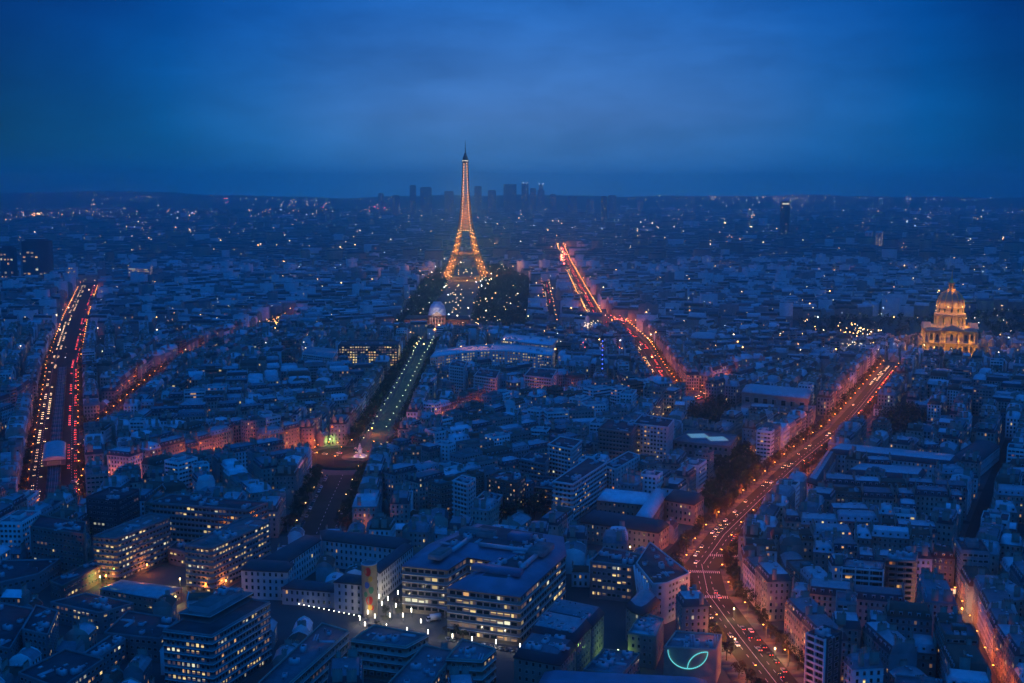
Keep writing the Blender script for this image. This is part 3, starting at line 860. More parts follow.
# v-striped office and its neighbours
block('office_block', 'office block with lit window bands beside the white-ribbed wing', 'office', g(20, (590, 562), (634, 567), (646, 556), (604, 548)), 20, wall='grey', roof='bitumen', floors=5, bay=2.6, ww=2.2, wh=1.7, lit=.32, units=5)
rw, _, rorg = block('ribbed_wing', 'wedge-shaped wing with slanting white stair ribs and white end wall', 'office', g(21, (636, 564), (653, 585), (667, 584), (690, 574), (672, 560), (650, 543)), 21, wall='white', roof='bitumen', floors=6, bay=2.6, ww=1.6, wh=1.6, lit=.03, units=9, most=60)
a, b_ = G(635, 566, 21), G(652, 587, 21)
for i in range(6):
    t0 = i / 6
    rbm = MB()
    p = (a[0]+(b_[0]-a[0])*t0 - rorg[0] - .6, a[1]+(b_[1]-a[1])*t0 - rorg[1] - .6, 21.6)
    qd = (a[0]+(b_[0]-a[0])*min(1, t0+.42) - rorg[0] - 1.4, a[1]+(b_[1]-a[1])*min(1, t0+.42) - rorg[1] - 1.4, 5.0)
    rbm.beam(p, qd, 0.9, 'white'); rbm.build('rib', rw)
# garden institute
ins = thing('institute', 'long pale institute with slate mansard roofs and bright zinc middle wing in a garden', 'institute', *G(625, 540))
allc = []
for p, h, sl, tpm in ((g(13, (580, 522), (658, 533), (669, 525), (592, 513)), 13, 'slate', 'slate'),
                 (g(15, (597, 500), (646, 505), (652, 497), (603, 492)), 15, 'zinc_pale', 'zinc_pale'),
                 (g(15, (636, 516), (652, 518), (667, 494), (654, 491)), 15, 'zinc_pale', 'zinc_pale'),
                 (g(14, (664, 500), (694, 505), (704, 498), (672, 492)), 14, 'slate', 'slate')):
    _, c, _ = block('', '', '', p, h, wall='cream', floors=3, bay=3.0, ww=1.2, wh=2.0, lit=.08, style='mansard', slope=sl, top=tpm, rise=3.2, inset=2.2, bias='house', root=ins, part='wing')
    allc += c
put_windows(ins, allc, 100, (ins.location.x, ins.location.y))
# bottom middle and bottom edge
A0, A1, A2, A3 = g(20, (514, 655), (560, 663), (604, 614), (556, 604))
lerp = lambda p, q_, t: (p[0]+(q_[0]-p[0])*t, p[1]+(q_[1]-p[1])*t)
for i, (t0, t1, hh, tp_, lab) in enumerate(((0, .34, 19, 'zinc_dark', 'mansard house with blank pale end wall nearest the bottom edge'), (.34, .68, 21, 'zinc', 'middle mansard house of the row sloping to the dark bottom lane'), (.68, 1, 20, 'zinc_dark', 'mansard house next to the side wall of the glass hospital'))):
    P = [lerp(A0, A3, t0 + (.003 if i else 0)), lerp(A1, A2, t0 + (.003 if i else 0)), lerp(A1, A2, t1), lerp(A0, A3, t1)]
    block('mansard_house', lab, 'apartment house', P, hh, wall='cream', floors=5, bay=2.8, ww=1.3, wh=1.9, lit=.03, style='mansard', slope='slate', top=tp_, rise=3.8, inset=1.8, units=9, bias='house')
sgp = g(17, (664, 648), (716, 651), (722, 636), (676, 632))
sg_, _, sorg = block('sign_building', 'low grey-walled building carrying the glowing turquoise leaf sign', 'building', sgp, 17, wall='cream', roof='zinc_dark', floors=4, bay=9, ww=1, wh=1, lit=0, units=7, blank=(0, 1, 2, 3))
# the turquoise sign: a bowl-shaped arc with a stem and one leaf arc, standing on the wall plane
q = ccw(sgp)
e0, e1 = min(((q[i], q[(i+1) % 4]) for i in range(4)), key=lambda e: e[0][1] + e[1][1])
l = math.hypot(e1[0]-e0[0], e1[1]-e0[1]); ux, uy = (e1[0]-e0[0])/l, (e1[1]-e0[1])/l
ns = thing('leaf_sign', 'glowing turquoise neon outline of a bowl and leaf on grey wall', 'neon sign', e0[0], e0[1], math.atan2(uy, ux))
cx0, zt = l*0.46, 16.4
def tube(pts, nm):
    mb = MB()
    for p_, q_ in zip(pts, pts[1:]): mb.beam(p_, q_, 0.36, 'neon')
    mb.build(nm, ns)
rr = 8.7
tube([(cx0 + rr*math.cos(t), -.35, zt + .95*rr*math.sin(t)) for t in [math.pi + math.pi*i/28 for i in range(29)]], 'bowl_tube')
tube([(cx0 + rr*(1 - math.cos(t)), -.36, zt - .95*rr*(1 - math.sin(t))) for t in [math.pi/2*i/16 for i in range(17)]], 'leaf_tube')
block('long_roof', 'long dark blue roof with pale skylight panels along the bottom edge', 'building', g(13, (530, 706), (720, 716), (705, 685), (545, 677)), 15, wall='cream', floors=4, bay=3, ww=1.2, wh=1.6, lit=.02, style='hip', slope='blue_metal', top='blue_metal', rise=4, inset=6)
block('annex', 'low annex with green-lit yard by the bottom lane', 'annex', g(12, (583, 671), (622, 676), (640, 655), (604, 650)), 12, wall='cream', roof='zinc_dark', floors=3, lit=.05, units=8)
block('annex', 'blue zinc annex stepping down beside the sign building', 'annex', g(15, (628, 634), (656, 638), (664, 620), (642, 613)), 15, wall='cream', roof='zinc', floors=4, bay=2.6, ww=1.2, wh=1.7, lit=.03, units=10, bias='house')
block('round_ended_house', 'house with a rounded corner and zinc roof below the ribbed wing', 'apartment house', g(17, (626, 606), (632, 612), (642, 615), (650, 611), (660, 602), (652, 594), (638, 593)), 17, wall='cream', floors=5, bay=2.6, ww=1.2, wh=1.8, lit=.04, style='mansard', slope='slate', top='zinc', rise=3, inset=2, bias='house')
# right: balcony blocks
bb, c, borg = block('balcony_block', 'white-framed balcony block with orange-lit rooms in a blue grid', 'apartment block', g(22, (842, 568), (883, 571), (885, 562), (846, 559)), 22, wall='dark', roof='zinc', floors=7, bay=4.2, ww=3.7, wh=2.0, lit=.2, units=4, bias='house')
def balconies(root, pts, org, h, floors, m, proud=1.3, piers=True, z0=1.0):
    """slab balconies and piers on the wall nearest to us, one part each"""
    q = ccw(pts)
    a, b_ = min(((q[i], q[(i+1) % len(q)]) for i in range(len(q))), key=lambda e: e[0][1] + e[1][1])
    l = math.hypot(b_[0]-a[0], b_[1]-a[1]); rz = math.atan2(b_[1]-a[1], b_[0]-a[0])
    ux, uy = math.cos(rz), math.sin(rz)
    fh = (h - z0) / floors
    sl = MB(); sl.box(0, -proud/2 - .002, -.12, l + .4, proud, .24, m); sl.box(0, -proud + .04, .12, l + .3, .08, .8, m)
    me = sl.mesh('balcony')
    mx, my = (a[0]+b_[0])/2-org[0], (a[1]+b_[1])/2-org[1]
    for f in range(1, floors + 1): new('balcony', me, root, (mx, my, z0 + f*fh), rz)
    if piers:
        pm = MB(); pm.box(0, -proud/2 - .09, 0, .45, proud + .14, h + 1, m)
        me = pm.mesh('pier')
        n = max(2, int(l / 6))
        for i in range(n + 1):
            u = l * i / n
            new('pier', me, root, (a[0]+ux*u-org[0], a[1]+uy*u-org[1], 0), rz)
balconies(bb, g(22, (842, 568), (883, 571), (885, 562), (846, 559)), borg, 22, 7, 'white')
p_ = g(23, (886, 560), (916, 562), (918, 554), (889, 552))
b2, _, o2 = block('balcony_block', 'pinkish balcony block with plain horizontal bands', 'apartment block', p_, 23, wall='pink', roof='zinc', floors=7, bay=4, ww=3.4, wh=1.8, lit=.02, units=3, bias='house')
balconies(b2, p_, o2, 23, 7, 'pink', 1.5, False)
p_ = g(30, (808, 634), (826, 641), (842, 633), (824, 626))
b3, _, o3 = block('apartment_tower', 'narrow tower with white-framed balconies and dark blank side', 'apartment tower', p_, 30, wall='dark', roof='bitumen', floors=10, bay=3.6, ww=3.0, wh=2.0, lit=.02, units=3, bias='house')
balconies(b3, p_, o3, 30, 10, 'white', 1.2)
# dormer school rows
for lab, px, h, lt in (('long school range with a line of small lit dormers', [(828, 453), (952, 466), (958, 459), (838, 447)], 16, .10),
                  ('white-walled school wing facing the inner yard', [(846, 474), (920, 480), (926, 472), (858, 467)], 15, .06),
                  ('school side wing stepping down towards the boulevard', [(806, 482), (818, 486), (836, 456), (826, 453)], 15, .05)):
    rt, _, og = block('school_range', lab, 'school', g(h, *px), h, wall='white', floors=4, bay=3.0, ww=1.2, wh=1.9, lit=lt, style='mansard', slope='slate', top='zinc', rise=3.4, inset=2.0, bias='house')
sh, _, so_ = block('hall_shed', 'gabled hall with dark roof beside the orange-lit yard', 'hall', g(12, (948, 458), (975, 466), (1000, 446), (978, 440)), 12, wall='white', floors=2, bay=4, ww=1.5, wh=1.5, lit=.02, style='hip', slope='slate', rise=3.5, inset=7)
x, y = G(940, 462); light('yard_lamp', sh, (x-so_[0], y-so_[1], 8), 14000, (1, .42, .06), 0.5)
# long nave
nv, _, no_ = block('long_nave', 'long chapel-like hall with pale roof over a row of tall dark windows', 'chapel', g(20, (742, 392), (808, 399), (812, 391), (746, 385)), 20, wall='cream', floors=1, bay=9, ww=5.0, wh=8.0, lit=.12, z0=4, style='hip', slope='zinc', top='zinc', rise=3, inset=6, bias='house', clear=36)
block('aisle_hall', 'low flat aisle hall running below the long chapel', 'hall', g(11, (738, 412), (812, 418), (816, 406), (744, 401)), 11, wall='cream', roof='zinc_dark', floors=2, bay=4, ww=1.4, wh=1.8, lit=.05, units=5)
sk, _, ko = block('skylight_building', 'flat-roofed grey building with two glowing greenish skylights and lit corner', 'office', g(17, (672, 441), (730, 447), (737, 436), (690, 430)), 17, wall='concrete', roof='zinc_dark', floors=3, bay=4.0, ww=2.6, wh=2.8, lit=.10, units=0, clear=34)
for px, py in ((698, 436), (717, 439)):
    x, y = G(px, py, 18); s_ = MB()
    s_.box(0, 0, 17.07, 15, 15, 1.2, 'metal', 'skylight', rz=.12); s_.build('skylight', sk, (x-ko[0], y-ko[1], 0))
# central modern blocks
for lab, px, h, kw in (
  ('white-ribbed block with a bright cluster of lit rooms', [(633, 424), (668, 428), (674, 420), (642, 415)], 33, dict(wall='white', lit=.25, bay=2.6, floors=10, rib=1)),
  ('dark slab between two tall blank pale end walls', [(598, 429), (631, 433), (638, 424), (608, 420)], 33, dict(wall='pink', lit=.03, floors=10)),
  ('grey slab with long horizontal bands and bright yellow corner rooms', [(553, 482), (573, 485), (607, 463), (588, 458)], 26, dict(wall='white', lit=.10, floors=8, bands='white')),
  ('low dark block with orange-lit top floors', [(534, 487), (554, 489), (562, 480), (544, 478)], 17, dict(wall='dark', lit=.5, floors=4)),
  ('reddish brick block with scattered small lit windows', [(487, 478), (517, 484), (526, 476), (498, 472)], 24, dict(wall='brick', lit=.30, floors=7, bay=2.4, ww=1.3, wh=1.5)),
  ('slim white block with stacked side balconies', [(453, 481), (468, 485), (476, 479), (462, 476)], 28, dict(wall='white', lit=.02, floors=9)),
  ('small white cube house with one dark window', [(476, 499), (496, 503), (503, 496), (484, 492)], 14, dict(wall='white', lit=.02, floors=3)),
  ('pale slab with fins along its street side', [(603, 466), (616, 470), (640, 456), (628, 452)], 22, dict(wall='white', lit=.05, floors=7, rib=1)),
  ('dark banded block with white end wall', [(548, 445), (572, 450), (582, 441), (560, 437)], 28, dict(wall='white', lit=.06, floors=9)),
  ('grey block with terraces and lit stairwell', [(520, 460), (545, 465), (550, 456), (530, 452)], 22, dict(wall='grey', lit=.08, floors=7)),
  ('tall thin white block below the curved office', [(449, 366), (464, 368), (467, 362), (453, 360)], 33, dict(wall='white', lit=.03, floors=10)),
  ('white block with orange lamp on its front', [(524, 376), (552, 379), (557, 370), (531, 368)], 27, dict(wall='white', lit=.03, floors=8)),
  ('pair of pale towers joined at the back', [(474, 376), (496, 379), (500, 371), (480, 369)], 30, dict(wall='white', lit=.02, floors=9))):
    rib = kw.pop('rib', 0)
    k2 = dict(roof='bitumen', bay=2.8, ww=1.8, wh=1.6, units=4, bias='house', most=60); k2.update(kw)
    P = g(h, *px)
    rt, _, og = block('apartment_block', lab, 'apartment block', P, h, **k2)
    if 'brick' not in lab and 'cube' not in lab and not rib: balconies(rt, P, og, h, kw['floors'], kw['wall'] if kw['wall'] != 'dark' else 'grey', 1.0, False)
    if rib: 
        q = ccw(P)
        fm = MB(); fm.box(0, -.3, 0, .5, .6, h + .5, 'white'); me = fm.mesh('fin')
        for i in range(4):
            a, b_ = q[i], q[(i+1) % 4]
            l = math.hypot(b_[0]-a[0], b_[1]-a[1])
            if (b_[1]-a[1])*(-a[0]) - (b_[0]-a[0])*(-a[1]) <= 0: continue
            n = max(1, int(l/5))
            for j in range(n):
                u = (j + .5)/n
                new('fin', me, rt, (a[0]+(b_[0]-a[0])*u-og[0], a[1]+(b_[1]-a[1])*u-og[1], 0), math.atan2(b_[1]-a[1], b_[0]-a[0]))
    if 'orange lamp' in lab:
        x, y = G(540, 384, 12); light('front_lamp', rt, (x-og[0], y-og[1]-3, 12), 9000, ORG, .5)
# curved lit office and its neighbours
cv = [(430 + (552-430)*t, 358 - 6*math.sin(math.pi*t) - 2*t) for t in [i/8 for i in range(9)]]
cvb = [(555 - (555-436)*t, 349 - 5*math.sin(math.pi*(1-t)) + 1.5*t) for t in [i/8 for i in range(9)]]
co, _, coo = block('curved_office', 'long gently curved office with two rows of bright windows and pale roof', 'office', g(22, *cv, *cvb), 22, wall='white', roof='zinc_pale', floors=6, bay=3.4, ww=2.2, wh=1.9, lit=.6, most=100, units=8, clear=62)
block('curved_annex', 'stepped annex with lit terraces behind the curved office', 'office', g(20, (500, 340), (552, 346), (558, 339), (506, 334)), 20, wall='white', roof='zinc_pale', floors=5, bay=3.2, ww=2.4, wh=1.8, lit=.6, units=5)
block('ministry_block', 'dark ministry slab with a dense grid of yellow windows', 'office', g(26, (338, 346), (398, 346), (400, 341), (342, 341)), 26, wall='dark', roof='bitumen', floors=8, bay=3.2, ww=2.4, wh=1.9, lit=.5, units=5, clear=60)
block('banded_office', 'pale banded office with slanting blank wall beside the ministry slab', 'office', g(24, (302, 354), (333, 358), (338, 350), (308, 347)), 24, wall='white', roof='zinc', floors=8, bay=3, ww=2.6, wh=1.3, lit=.02, units=3)
block('long_office', 'flat office with a bright window strip at the foot of dark towers', 'office', g(14, (30, 280), (68, 281), (70, 276), (34, 275)), 14, wall='white', roof='bitumen', floors=3, bay=6, ww=5, wh=2.5, lit=.8, units=0, grow=1)
block('white_office', 'white office with lit upper floors standing over low roofs', 'office', g(40, (128, 268), (150, 269), (152, 264), (131, 263)), 40, wall='white', roof='zinc', floors=10, bay=5, ww=3.6, wh=2.2, lit=.5, most=40, grow=1)
block('pink_hall', 'small pink-lit hall with tall columns among blue roofs', 'hall', g(20, (690, 338), (714, 339), (716, 334), (693, 333)), 20, wall='pink', floors=1, bay=6, ww=2.6, wh=12, lit=.0, z0=2, style='hip', slope='zinc', rise=3, inset=6, grow=1)
x, y = G(702, 348); light('hall_lamp', None, (x, y-8, 6), 60000, (1, .4, .3), 1.0)
block('dome_hospice', 'white pair of slabs with yellow lit ends far beyond the rooftops', 'apartment block', g(60, (865, 233), (872, 233), (873, 231), (866, 231)), 60, wall='white', roof='zinc', floors=12, bay=8, ww=5, wh=3, lit=.4, most=30, grow=0)
block('far_slab', 'lone white slab lit on its end wall far beyond the rooftops', 'apartment block', g(60, (875, 233), (882, 233), (883, 231), (876, 231)), 60, wall='white', roof='zinc', floors=12, bay=8, ww=6, wh=3, lit=.7, most=30, grow=0)

# ------------------------------------------------------------------ the iron tower
EX, EY = G(466, 279)
et = thing('iron_lattice_tower', 'tall iron lattice tower lit golden from inside, rising above the whole city', 'tower', EX, EY, R(2))
PROF = [(0, 62.5, 25), (28, 47.5, 20.5), (57, 35.0, 17), (86, 26.0, 13.0), (115, 19.0, 9.5), (140, 14.4, 7.6), (170, 10.9, 6.2), (200, 8.5, 5.0), (240, 6.4, 4.0), (276, 5.0, 3.2)]
def prof(z):
    for (z0, w0, l0), (z1, w1, l1) in zip(PROF, PROF[1:]):
        if z <= z1:
            t = (z-z0)/(z1-z0); return w0+(w1-w0)*t, l0+(l1-l0)*t
    return PROF[-1][1:]
def leg_corners(z, sx, sy):
    wo, lw = prof(z)
    return [(sx*wo, sy*wo, z), (sx*(wo-lw), sy*wo, z), (sx*(wo-lw), sy*(wo-lw), z), (sx*wo, sy*(wo-lw), z)]
for sx in (-1, 1):
    for sy in (-1, 1):
        lb = MB()
        zs = [3, 14, 25, 36, 47, 57, 68, 79, 90, 101, 115]
        for z0, z1 in zip(zs, zs[1:]):
            c0, c1 = leg_corners(z0, sx, sy), leg_corners(z1, sx, sy)
            for i in range(4):
                j = (i+1) % 4
                lb.beam(c0[i], c1[i], 2.4, 'iron')
                lb.beam(c0[i], c1[j], 1.5, 'iron'); lb.beam(c0[j], c1[i], 1.5, 'iron')
                lb.beam(c1[i], c1[j], 1.2, 'iron')
        wo, lw = prof(0)
        lg = lb.build('leg', et)
        fb = MB(); fb.box(sx*(wo-lw/2), sy*(wo-lw/2), 0, lw+3, lw+3, 3.0, 'lime'); fb.build('footing', lg)
        for z, p_ in ((8, 80000), (18, 95000), (30, 85000), (43, 42000), (66, 80000), (80, 66000), (98, 32000), (107, 30000)):
            wo, lw = prof(z)
            light('floodlight_glow', lg, (sx*(wo-lw/2), sy*(wo-lw/2), z), p_, (1, .34, .045), 0.6)
            for f_ in (.15, .5, .85):
                pj = MB(); pj.box(sx*(wo-lw*f_), sy*wo - .8, z + 5*f_, 1.4, .8, 1.4, 'projector'); pj.build('floodlight', lg)
ub = MB()
zs = [115 + 161*(i/17)**0.94 for i in range(18)]
for z0, z1 in zip(zs, zs[1:]):
    for sx in (-1, 1):
        for sy in (-1, 1):
            w0, l0 = prof(z0); w1, l1 = prof(z1)
            ub.beam((sx*w0, sy*w0, z0), (sx*w1, sy*w1, z1), 2.4, 'iron')
            if z0 < 190:
                ub.beam((sx*(w0-l0), sy*w0, z0), (sx*(w1-l1), sy*w1, z1), 1.1, 'iron'); ub.beam((sx*w0, sy*(w0-l0), z0), (sx*w1, sy*(w1-l1), z1), 1.1, 'iron')
    w0, w1 = prof(z0)[0], prof(z1)[0]
    cs0 = [(-w0, -w0, z0), (w0, -w0, z0), (w0, w0, z0), (-w0, w0, z0)]; cs1 = [(-w1, -w1, z1), (w1, -w1, z1), (w1, w1, z1), (-w1, w1, z1)]
    for i in range(4):
        j = (i+1) % 4
        ub.beam(cs0[i], cs1[j], 1.4, 'iron'); ub.beam(cs0[j], cs1[i], 1.4, 'iron'); ub.beam(cs1[i], cs1[j], 1.0, 'iron')
us = ub.build('upper_shaft', et)
for i, z in enumerate((122, 131, 141, 152, 163, 175, 187, 200, 213, 226, 240, 254, 267)):
    light('floodlight_glow', us, (0, 0, z), 60000 - i*1500, (1, .33, .055), 0.5)
for z in np.linspace(120, 270, 26):
    for k in range(2):
        wv = prof(z)[0]
        pj = MB(); pj.box((k*2-1)*wv*.62, -wv - .3, z + k*1.5, 1.3, .8, 1.5, 'projector'); pj.build('floodlight', us)
def sq(r): return [(-r, -r), (r, -r), (r, r), (-r, r)]
def deck(nm, z, ro, ri, t, m='iron'):
    d = MB()
    for x, y, sx, sy in ((0, -(ro+ri)/2, 2*ro, ro-ri), (0, (ro+ri)/2, 2*ro, ro-ri), (-(ro+ri)/2, 0, ro-ri, 2*ri), ((ro+ri)/2, 0, ro-ri, 2*ri)):
        d.box(x, y, z, sx, sy, t, m, bottom=True)
    for s in (-1, 1):                                      # railing
        for i in range(13):
            u = -ro + 2*ro*i/12
            d.beam((u, s*ro, z+t), (u, s*ro, z+t+2.6), .5, m); d.beam((s*ro, u, z+t), (s*ro, u, z+t+2.6), .5, m)
        d.beam((-ro, s*ro, z+t+2.6), (ro, s*ro, z+t+2.6), .5, m); d.beam((s*ro, -ro, z+t+2.6), (s*ro, ro, z+t+2.6), .5, m)
    return d.build(nm, et)
d1 = deck('first_platform', 57, 36.5, 14, 4.2)
d2 = deck('second_platform', 115, 20.5, 8, 3.4)
for i in range(-3, 4):
    pj = MB(); pj.box(i*5.4, -20.7, 116, 1.2, .4, 1.0, 'lamp_yel'); pj.build('deck_lamp', d2)
cb = MB()
cb.rings([(sq(5), 273, 'iron'), (sq(8), 276, 'iron_dark'), (sq(8), 281, 'iron_dark'), (sq(6), 281.1, 'iron_dark'), (sq(6), 287, 'iron_dark'), (sq(3.6), 290, 'iron_dark'), (sq(3.0), 294, 'iron_dark'), (sq(1.6), 298, 'iron_dark')], 'iron_dark')
t3 = cb.build('top_cabin', et)
for i in range(5):
    pj = MB(); pj.box(-6+i*3, -8.15, 278, .9, .3, .9, 'lamp_wht'); pj.build('deck_lamp', t3)
mb = MB(); mb.beam((0, 0, 298), (0, 0, 312), 1.9, 'iron_dark', 1.5); mb.beam((0, 0, 312), (0, 0, 326), 1.2, 'iron_dark', .7); mb.box(0, 0, 308, 3, 3, 1, 'iron_dark'); mb.box(0, 0, 303, 3.6, 3.6, .8, 'iron_dark')
mb.build('antenna', et)
for k in range(4):
    ab = MB()
    for r_, tk in ((37, 1.3), (33.5, 1.0)):
        pts = [(r_*math.cos(t), -35.5, 10 + (46 if r_ > 35 else 41)*math.sin(t)*.98) for t in [math.pi*i/18 for i in range(19)]]
        pts = [p for p in pts]
        for p_, q_ in zip(pts, pts[1:]):
            f = lambda P: (P[0], -(prof(max(3, P[2]))[0] - 1.0), P[2])
            ab.beam(f(p_), f(q_), tk, 'iron')
    ab.build('arch', et, rz=k*math.pi/2)

# the golden dome church
DX, DY = G(948, 352)
dc = thing('domed_church', 'floodlit golden domed church with columned drum, lantern and spire', 'church', DX, DY, R(-15))
dc.scale = (1.08, 1.08, 1.06)
bb_ = MB()
W = 28
sqr = lambda r: [(-r, -r), (r, -r), (r, r), (-r, r)]
bb_.rings([(sqr(W), 0, 'lime'), (sqr(W), 14, 'lime'), (sqr(W+.7), 14.2, 'lime'), (sqr(W+.7), 15.4, 'lime'), (sqr(W), 15.6, 'lime'), (sqr(W), 29, 'lime'), (sqr(W+1), 29.3, 'lime'), (sqr(W+1), 31, 'lime'), (sqr(W-1), 31.1, 'lead'), (sqr(W-1), 32.5, 'lead')], 'lead')
base = bb_.build('wall', dc)
cm_ = MB(); cm_.lathe([(.95, 0, 'lime'), (.85, 10.6, 'lime'), (1.25, 10.9, 'lime'), (1.25, 11.6, 'lime')], 10, 'lime'); colm = cm_.mesh('column')
wm_ = MB(); wm_.box(0, 0, 0, 3.0, .3, 6.5, 'dark'); wm_.lathe([(1.5, 6.5, 'dark'), (1.0, 7.6, 'dark'), (.2, 8.1, 'dark')], 8, 'dark'); wnd = wm_.mesh('window')
for k in range(4):
    a = k*math.pi/2; c, s = math.cos(a), math.sin(a)
    for z0 in (1.2, 16.4):
        for u in (-26, -20, -12.5, -7.5, 7.5, 12.5, 20, 26):
            x, y = u, -W-1.3
            new('column', colm, dc, (x*c-y*s, x*s+y*c, z0), a)
        for u in (-23, -16.3, 0, 16.3, 23):
            x, y = u, -W-.16
            new('window', wnd, dc, (x*c-y*s, x*s+y*c, z0+1.5), a)
    pm = MB()
    pm.box(0, -W-2, 31.2, 28, 4.5, 1, 'lime'); pm.face([(-14, -W-4.2, 32.2), (14, -W-4.2, 32.2), (0, -W-4.2, 38)], 'lime')
    pm.face([(-14, -W-4.2, 32.2), (0, -W-4.2, 38), (0, -W+6, 38), (-14, -W+6, 32.2)], 'lead'); pm.face([(14, -W-4.2, 32.2), (14, -W+6, 32.2), (0, -W+6, 38), (0, -W-4.2, 38)], 'lead')
    pm.build('pediment', dc, rz=a)
dm = MB()
dm.lathe([(18.6, 32.4, 'lime'), (18.6, 34.5, 'lime'), (16.2, 34.6, 'lime'), (16.2, 47.5, 'lime'), (18.3, 48, 'lime'), (18.3, 49.4, 'lime'), (16.4, 49.5, 'lime')], 48, 'lime')
drum = dm.build('drum', dc)
am_ = MB(); am_.lathe([(15.6, 49.4, 'lime'), (15.6, 56.6, 'lime'), (16.6, 57.0, 'lime'), (16.6, 58.2, 'lime')], 48, 'lime'); att = am_.build('attic', dc)
cs_ = MB(); cs_.lathe([(.85, 0, 'lime'), (.75, 11.6, 'lime'), (1.1, 11.9, 'lime'), (1.1, 12.9, 'lime')], 8, 'lime'); cme = cs_.mesh('column')
for k in range(24):
    a = 2*math.pi*(k+.5)/24 + (0.05 if k % 2 else -0.05)
    new('column', cme, drum, (17.6*math.cos(a), 17.6*math.sin(a), 34.6), a)
w2 = MB(); w2.box(0, 0, 0, 2.6, .3, 7.5, 'dark'); w2m = w2.mesh('window'); w3 = MB(); w3.box(0, 0, 0, 2.2, .3, 4.2, 'dark'); w3m = w3.mesh('window')
for k in range(12):
    a = 2*math.pi*k/12
    new('window', w2m, drum, (16.25*math.cos(a), 16.25*math.sin(a), 37), a + math.pi/2)
    new('window', w3m, att, (15.65*math.cos(a), 15.65*math.sin(a), 51.5), a + math.pi/2)
dp = [(15.9*math.cos(t)**.85, 58.2 + 20.2*math.sin(t), 'lead') for t in [R(x) for x in (0, 10, 20, 30, 40, 50, 60, 68, 76)]]
dm = MB(); dm.lathe(dp, 48, 'lead', cap=True); dome = dm.build('dome', dc)
for k in range(12):
    a = 2*math.pi*k/12
    rb = MB()
    for (r0, z0, _), (r1, z1, _) in zip(dp, dp[1:]):
        rb.beam(((r0+.25)*math.cos(a), (r0+.25)*math.sin(a), z0), ((r1+.25)*math.cos(a), (r1+.25)*math.sin(a), z1), .9, 'gold')
    rb.build('gilded_rib', dome)
    if k % 2 == 0:
        lm = MB(); lm.ball(17.6*math.cos(a+.26), 17.6*math.sin(a+.26), 58.9, .5, 'lamp_yel'); lm.build('ledge_lamp', dome)
lt = MB(); lt.lathe([(4.6, 77.3, 'gold'), (4.9, 79, 'gold'), (3.4, 79.1, 'gold'), (3.2, 86.4, 'gold'), (4.4, 86.8, 'gold'), (4.4, 88, 'gold'), (2.6, 88.2, 'gold'), (1.0, 93, 'gold'), (.35, 101, 'gold'), (.2, 104, 'gold')], 12, 'gold')
lan = lt.build('lantern', dc)
for k in range(6):
    a = 2*math.pi*k/6 + .2
    o = MB(); o.box(0, 0, 0, 1.3, .3, 5, 'dark'); o.build('opening', lan, (3.42*math.cos(a), 3.42*math.sin(a), 80.2), a+math.pi/2)
GOLD = (1.0, .36, .025)
for k in range(4):
    a = k*math.pi/2
    for u in (-25, -9, 9, 25):
        x, y = u, -W-7
        light('floodlight', dc, (x*math.cos(a)-y*math.sin(a), x*math.sin(a)+y*math.cos(a), 2.0), 6000, GOLD, .5)
        x, y = u*.9, -W-3.2
        light('floodlight', dc, (x*math.cos(a)-y*math.sin(a), x*math.sin(a)+y*math.cos(a), 17.0), 3200, GOLD, .4)
for k in range(12):
    a = 2*math.pi*(k+.5)/12
    light('floodlight', drum, (22.5*math.cos(a), 22.5*math.sin(a), 35.5), 5000, GOLD, .4)
    light('floodlight', att, (18.3*math.cos(a), 18.3*math.sin(a), 50.6), 2800, GOLD, .3)
    light('floodlight', dome, (17.6*math.cos(a), 17.6*math.sin(a), 60), 3600, (1, .38, .05), .3)
for k in range(4): light('floodlight', lan, (5.6*math.cos(k*1.57+.4), 5.6*math.sin(k*1.57+.4), 79.6), 1500, GOLD, .3)
mark_poly([(DX-48, DY-48), (DX+48, DY-48), (DX+48, DY+48), (DX-48, DY+48)], 1)
BOXES.at().box(DX, DY, 0, 62, 62, 32, 'dark')

# the military school at the end of the lawns
MX, MY = G(437, 331)
ms = thing('military_school', 'long stone palace with square-domed pavilion before the lattice tower', 'palace', MX, MY + 10, R(1))
pv = MB()
pv.rings([(sq(13), 0, 'pink'), (sq(13), 23, 'pink'), (sq(13.8), 23.2, 'pink'), (sq(13.8), 24.5, 'pink'), (sq(12.8), 24.6, 'zinc_pale'), (sq(12.2), 31, 'zinc_pale'), (sq(10.3), 37.5, 'zinc_pale'), (sq(6.5), 41.5, 'zinc_pale'), (sq(6.2), 43.5, 'zinc_pale')], 'zinc_pale')
pvo = pv.build('pavilion', ms)
for i in range(-2, 3):
    new('column', colm, pvo, (i*4.8 + 2.4 if i < 2 else -10.4, -14.4, 1), 0, (1, 1, 1.75))
for z in (3, 13):
    for u in (-9, -4.5, 0, 4.5, 9): new('window', WIN['lit_warm' if z == 3 and u in (0, 4.5) else 'glass'], pvo, (u, -13.02, z+3), 0, (2, 1, 5))
pm = MB(); pm.face([(-9, -14, 24.5), (9, -14, 24.5), (0, -14, 30)], 'pink'); pm.face([(-9, -14, 24.5), (0, -14, 30), (0, -11, 30), (-9, -11, 24.5)], 'zinc'); pm.face([(9, -14, 24.5), (9, -11, 24.5), (0, -11, 30), (0, -14, 30)], 'zinc'); pm.build('pediment', pvo)
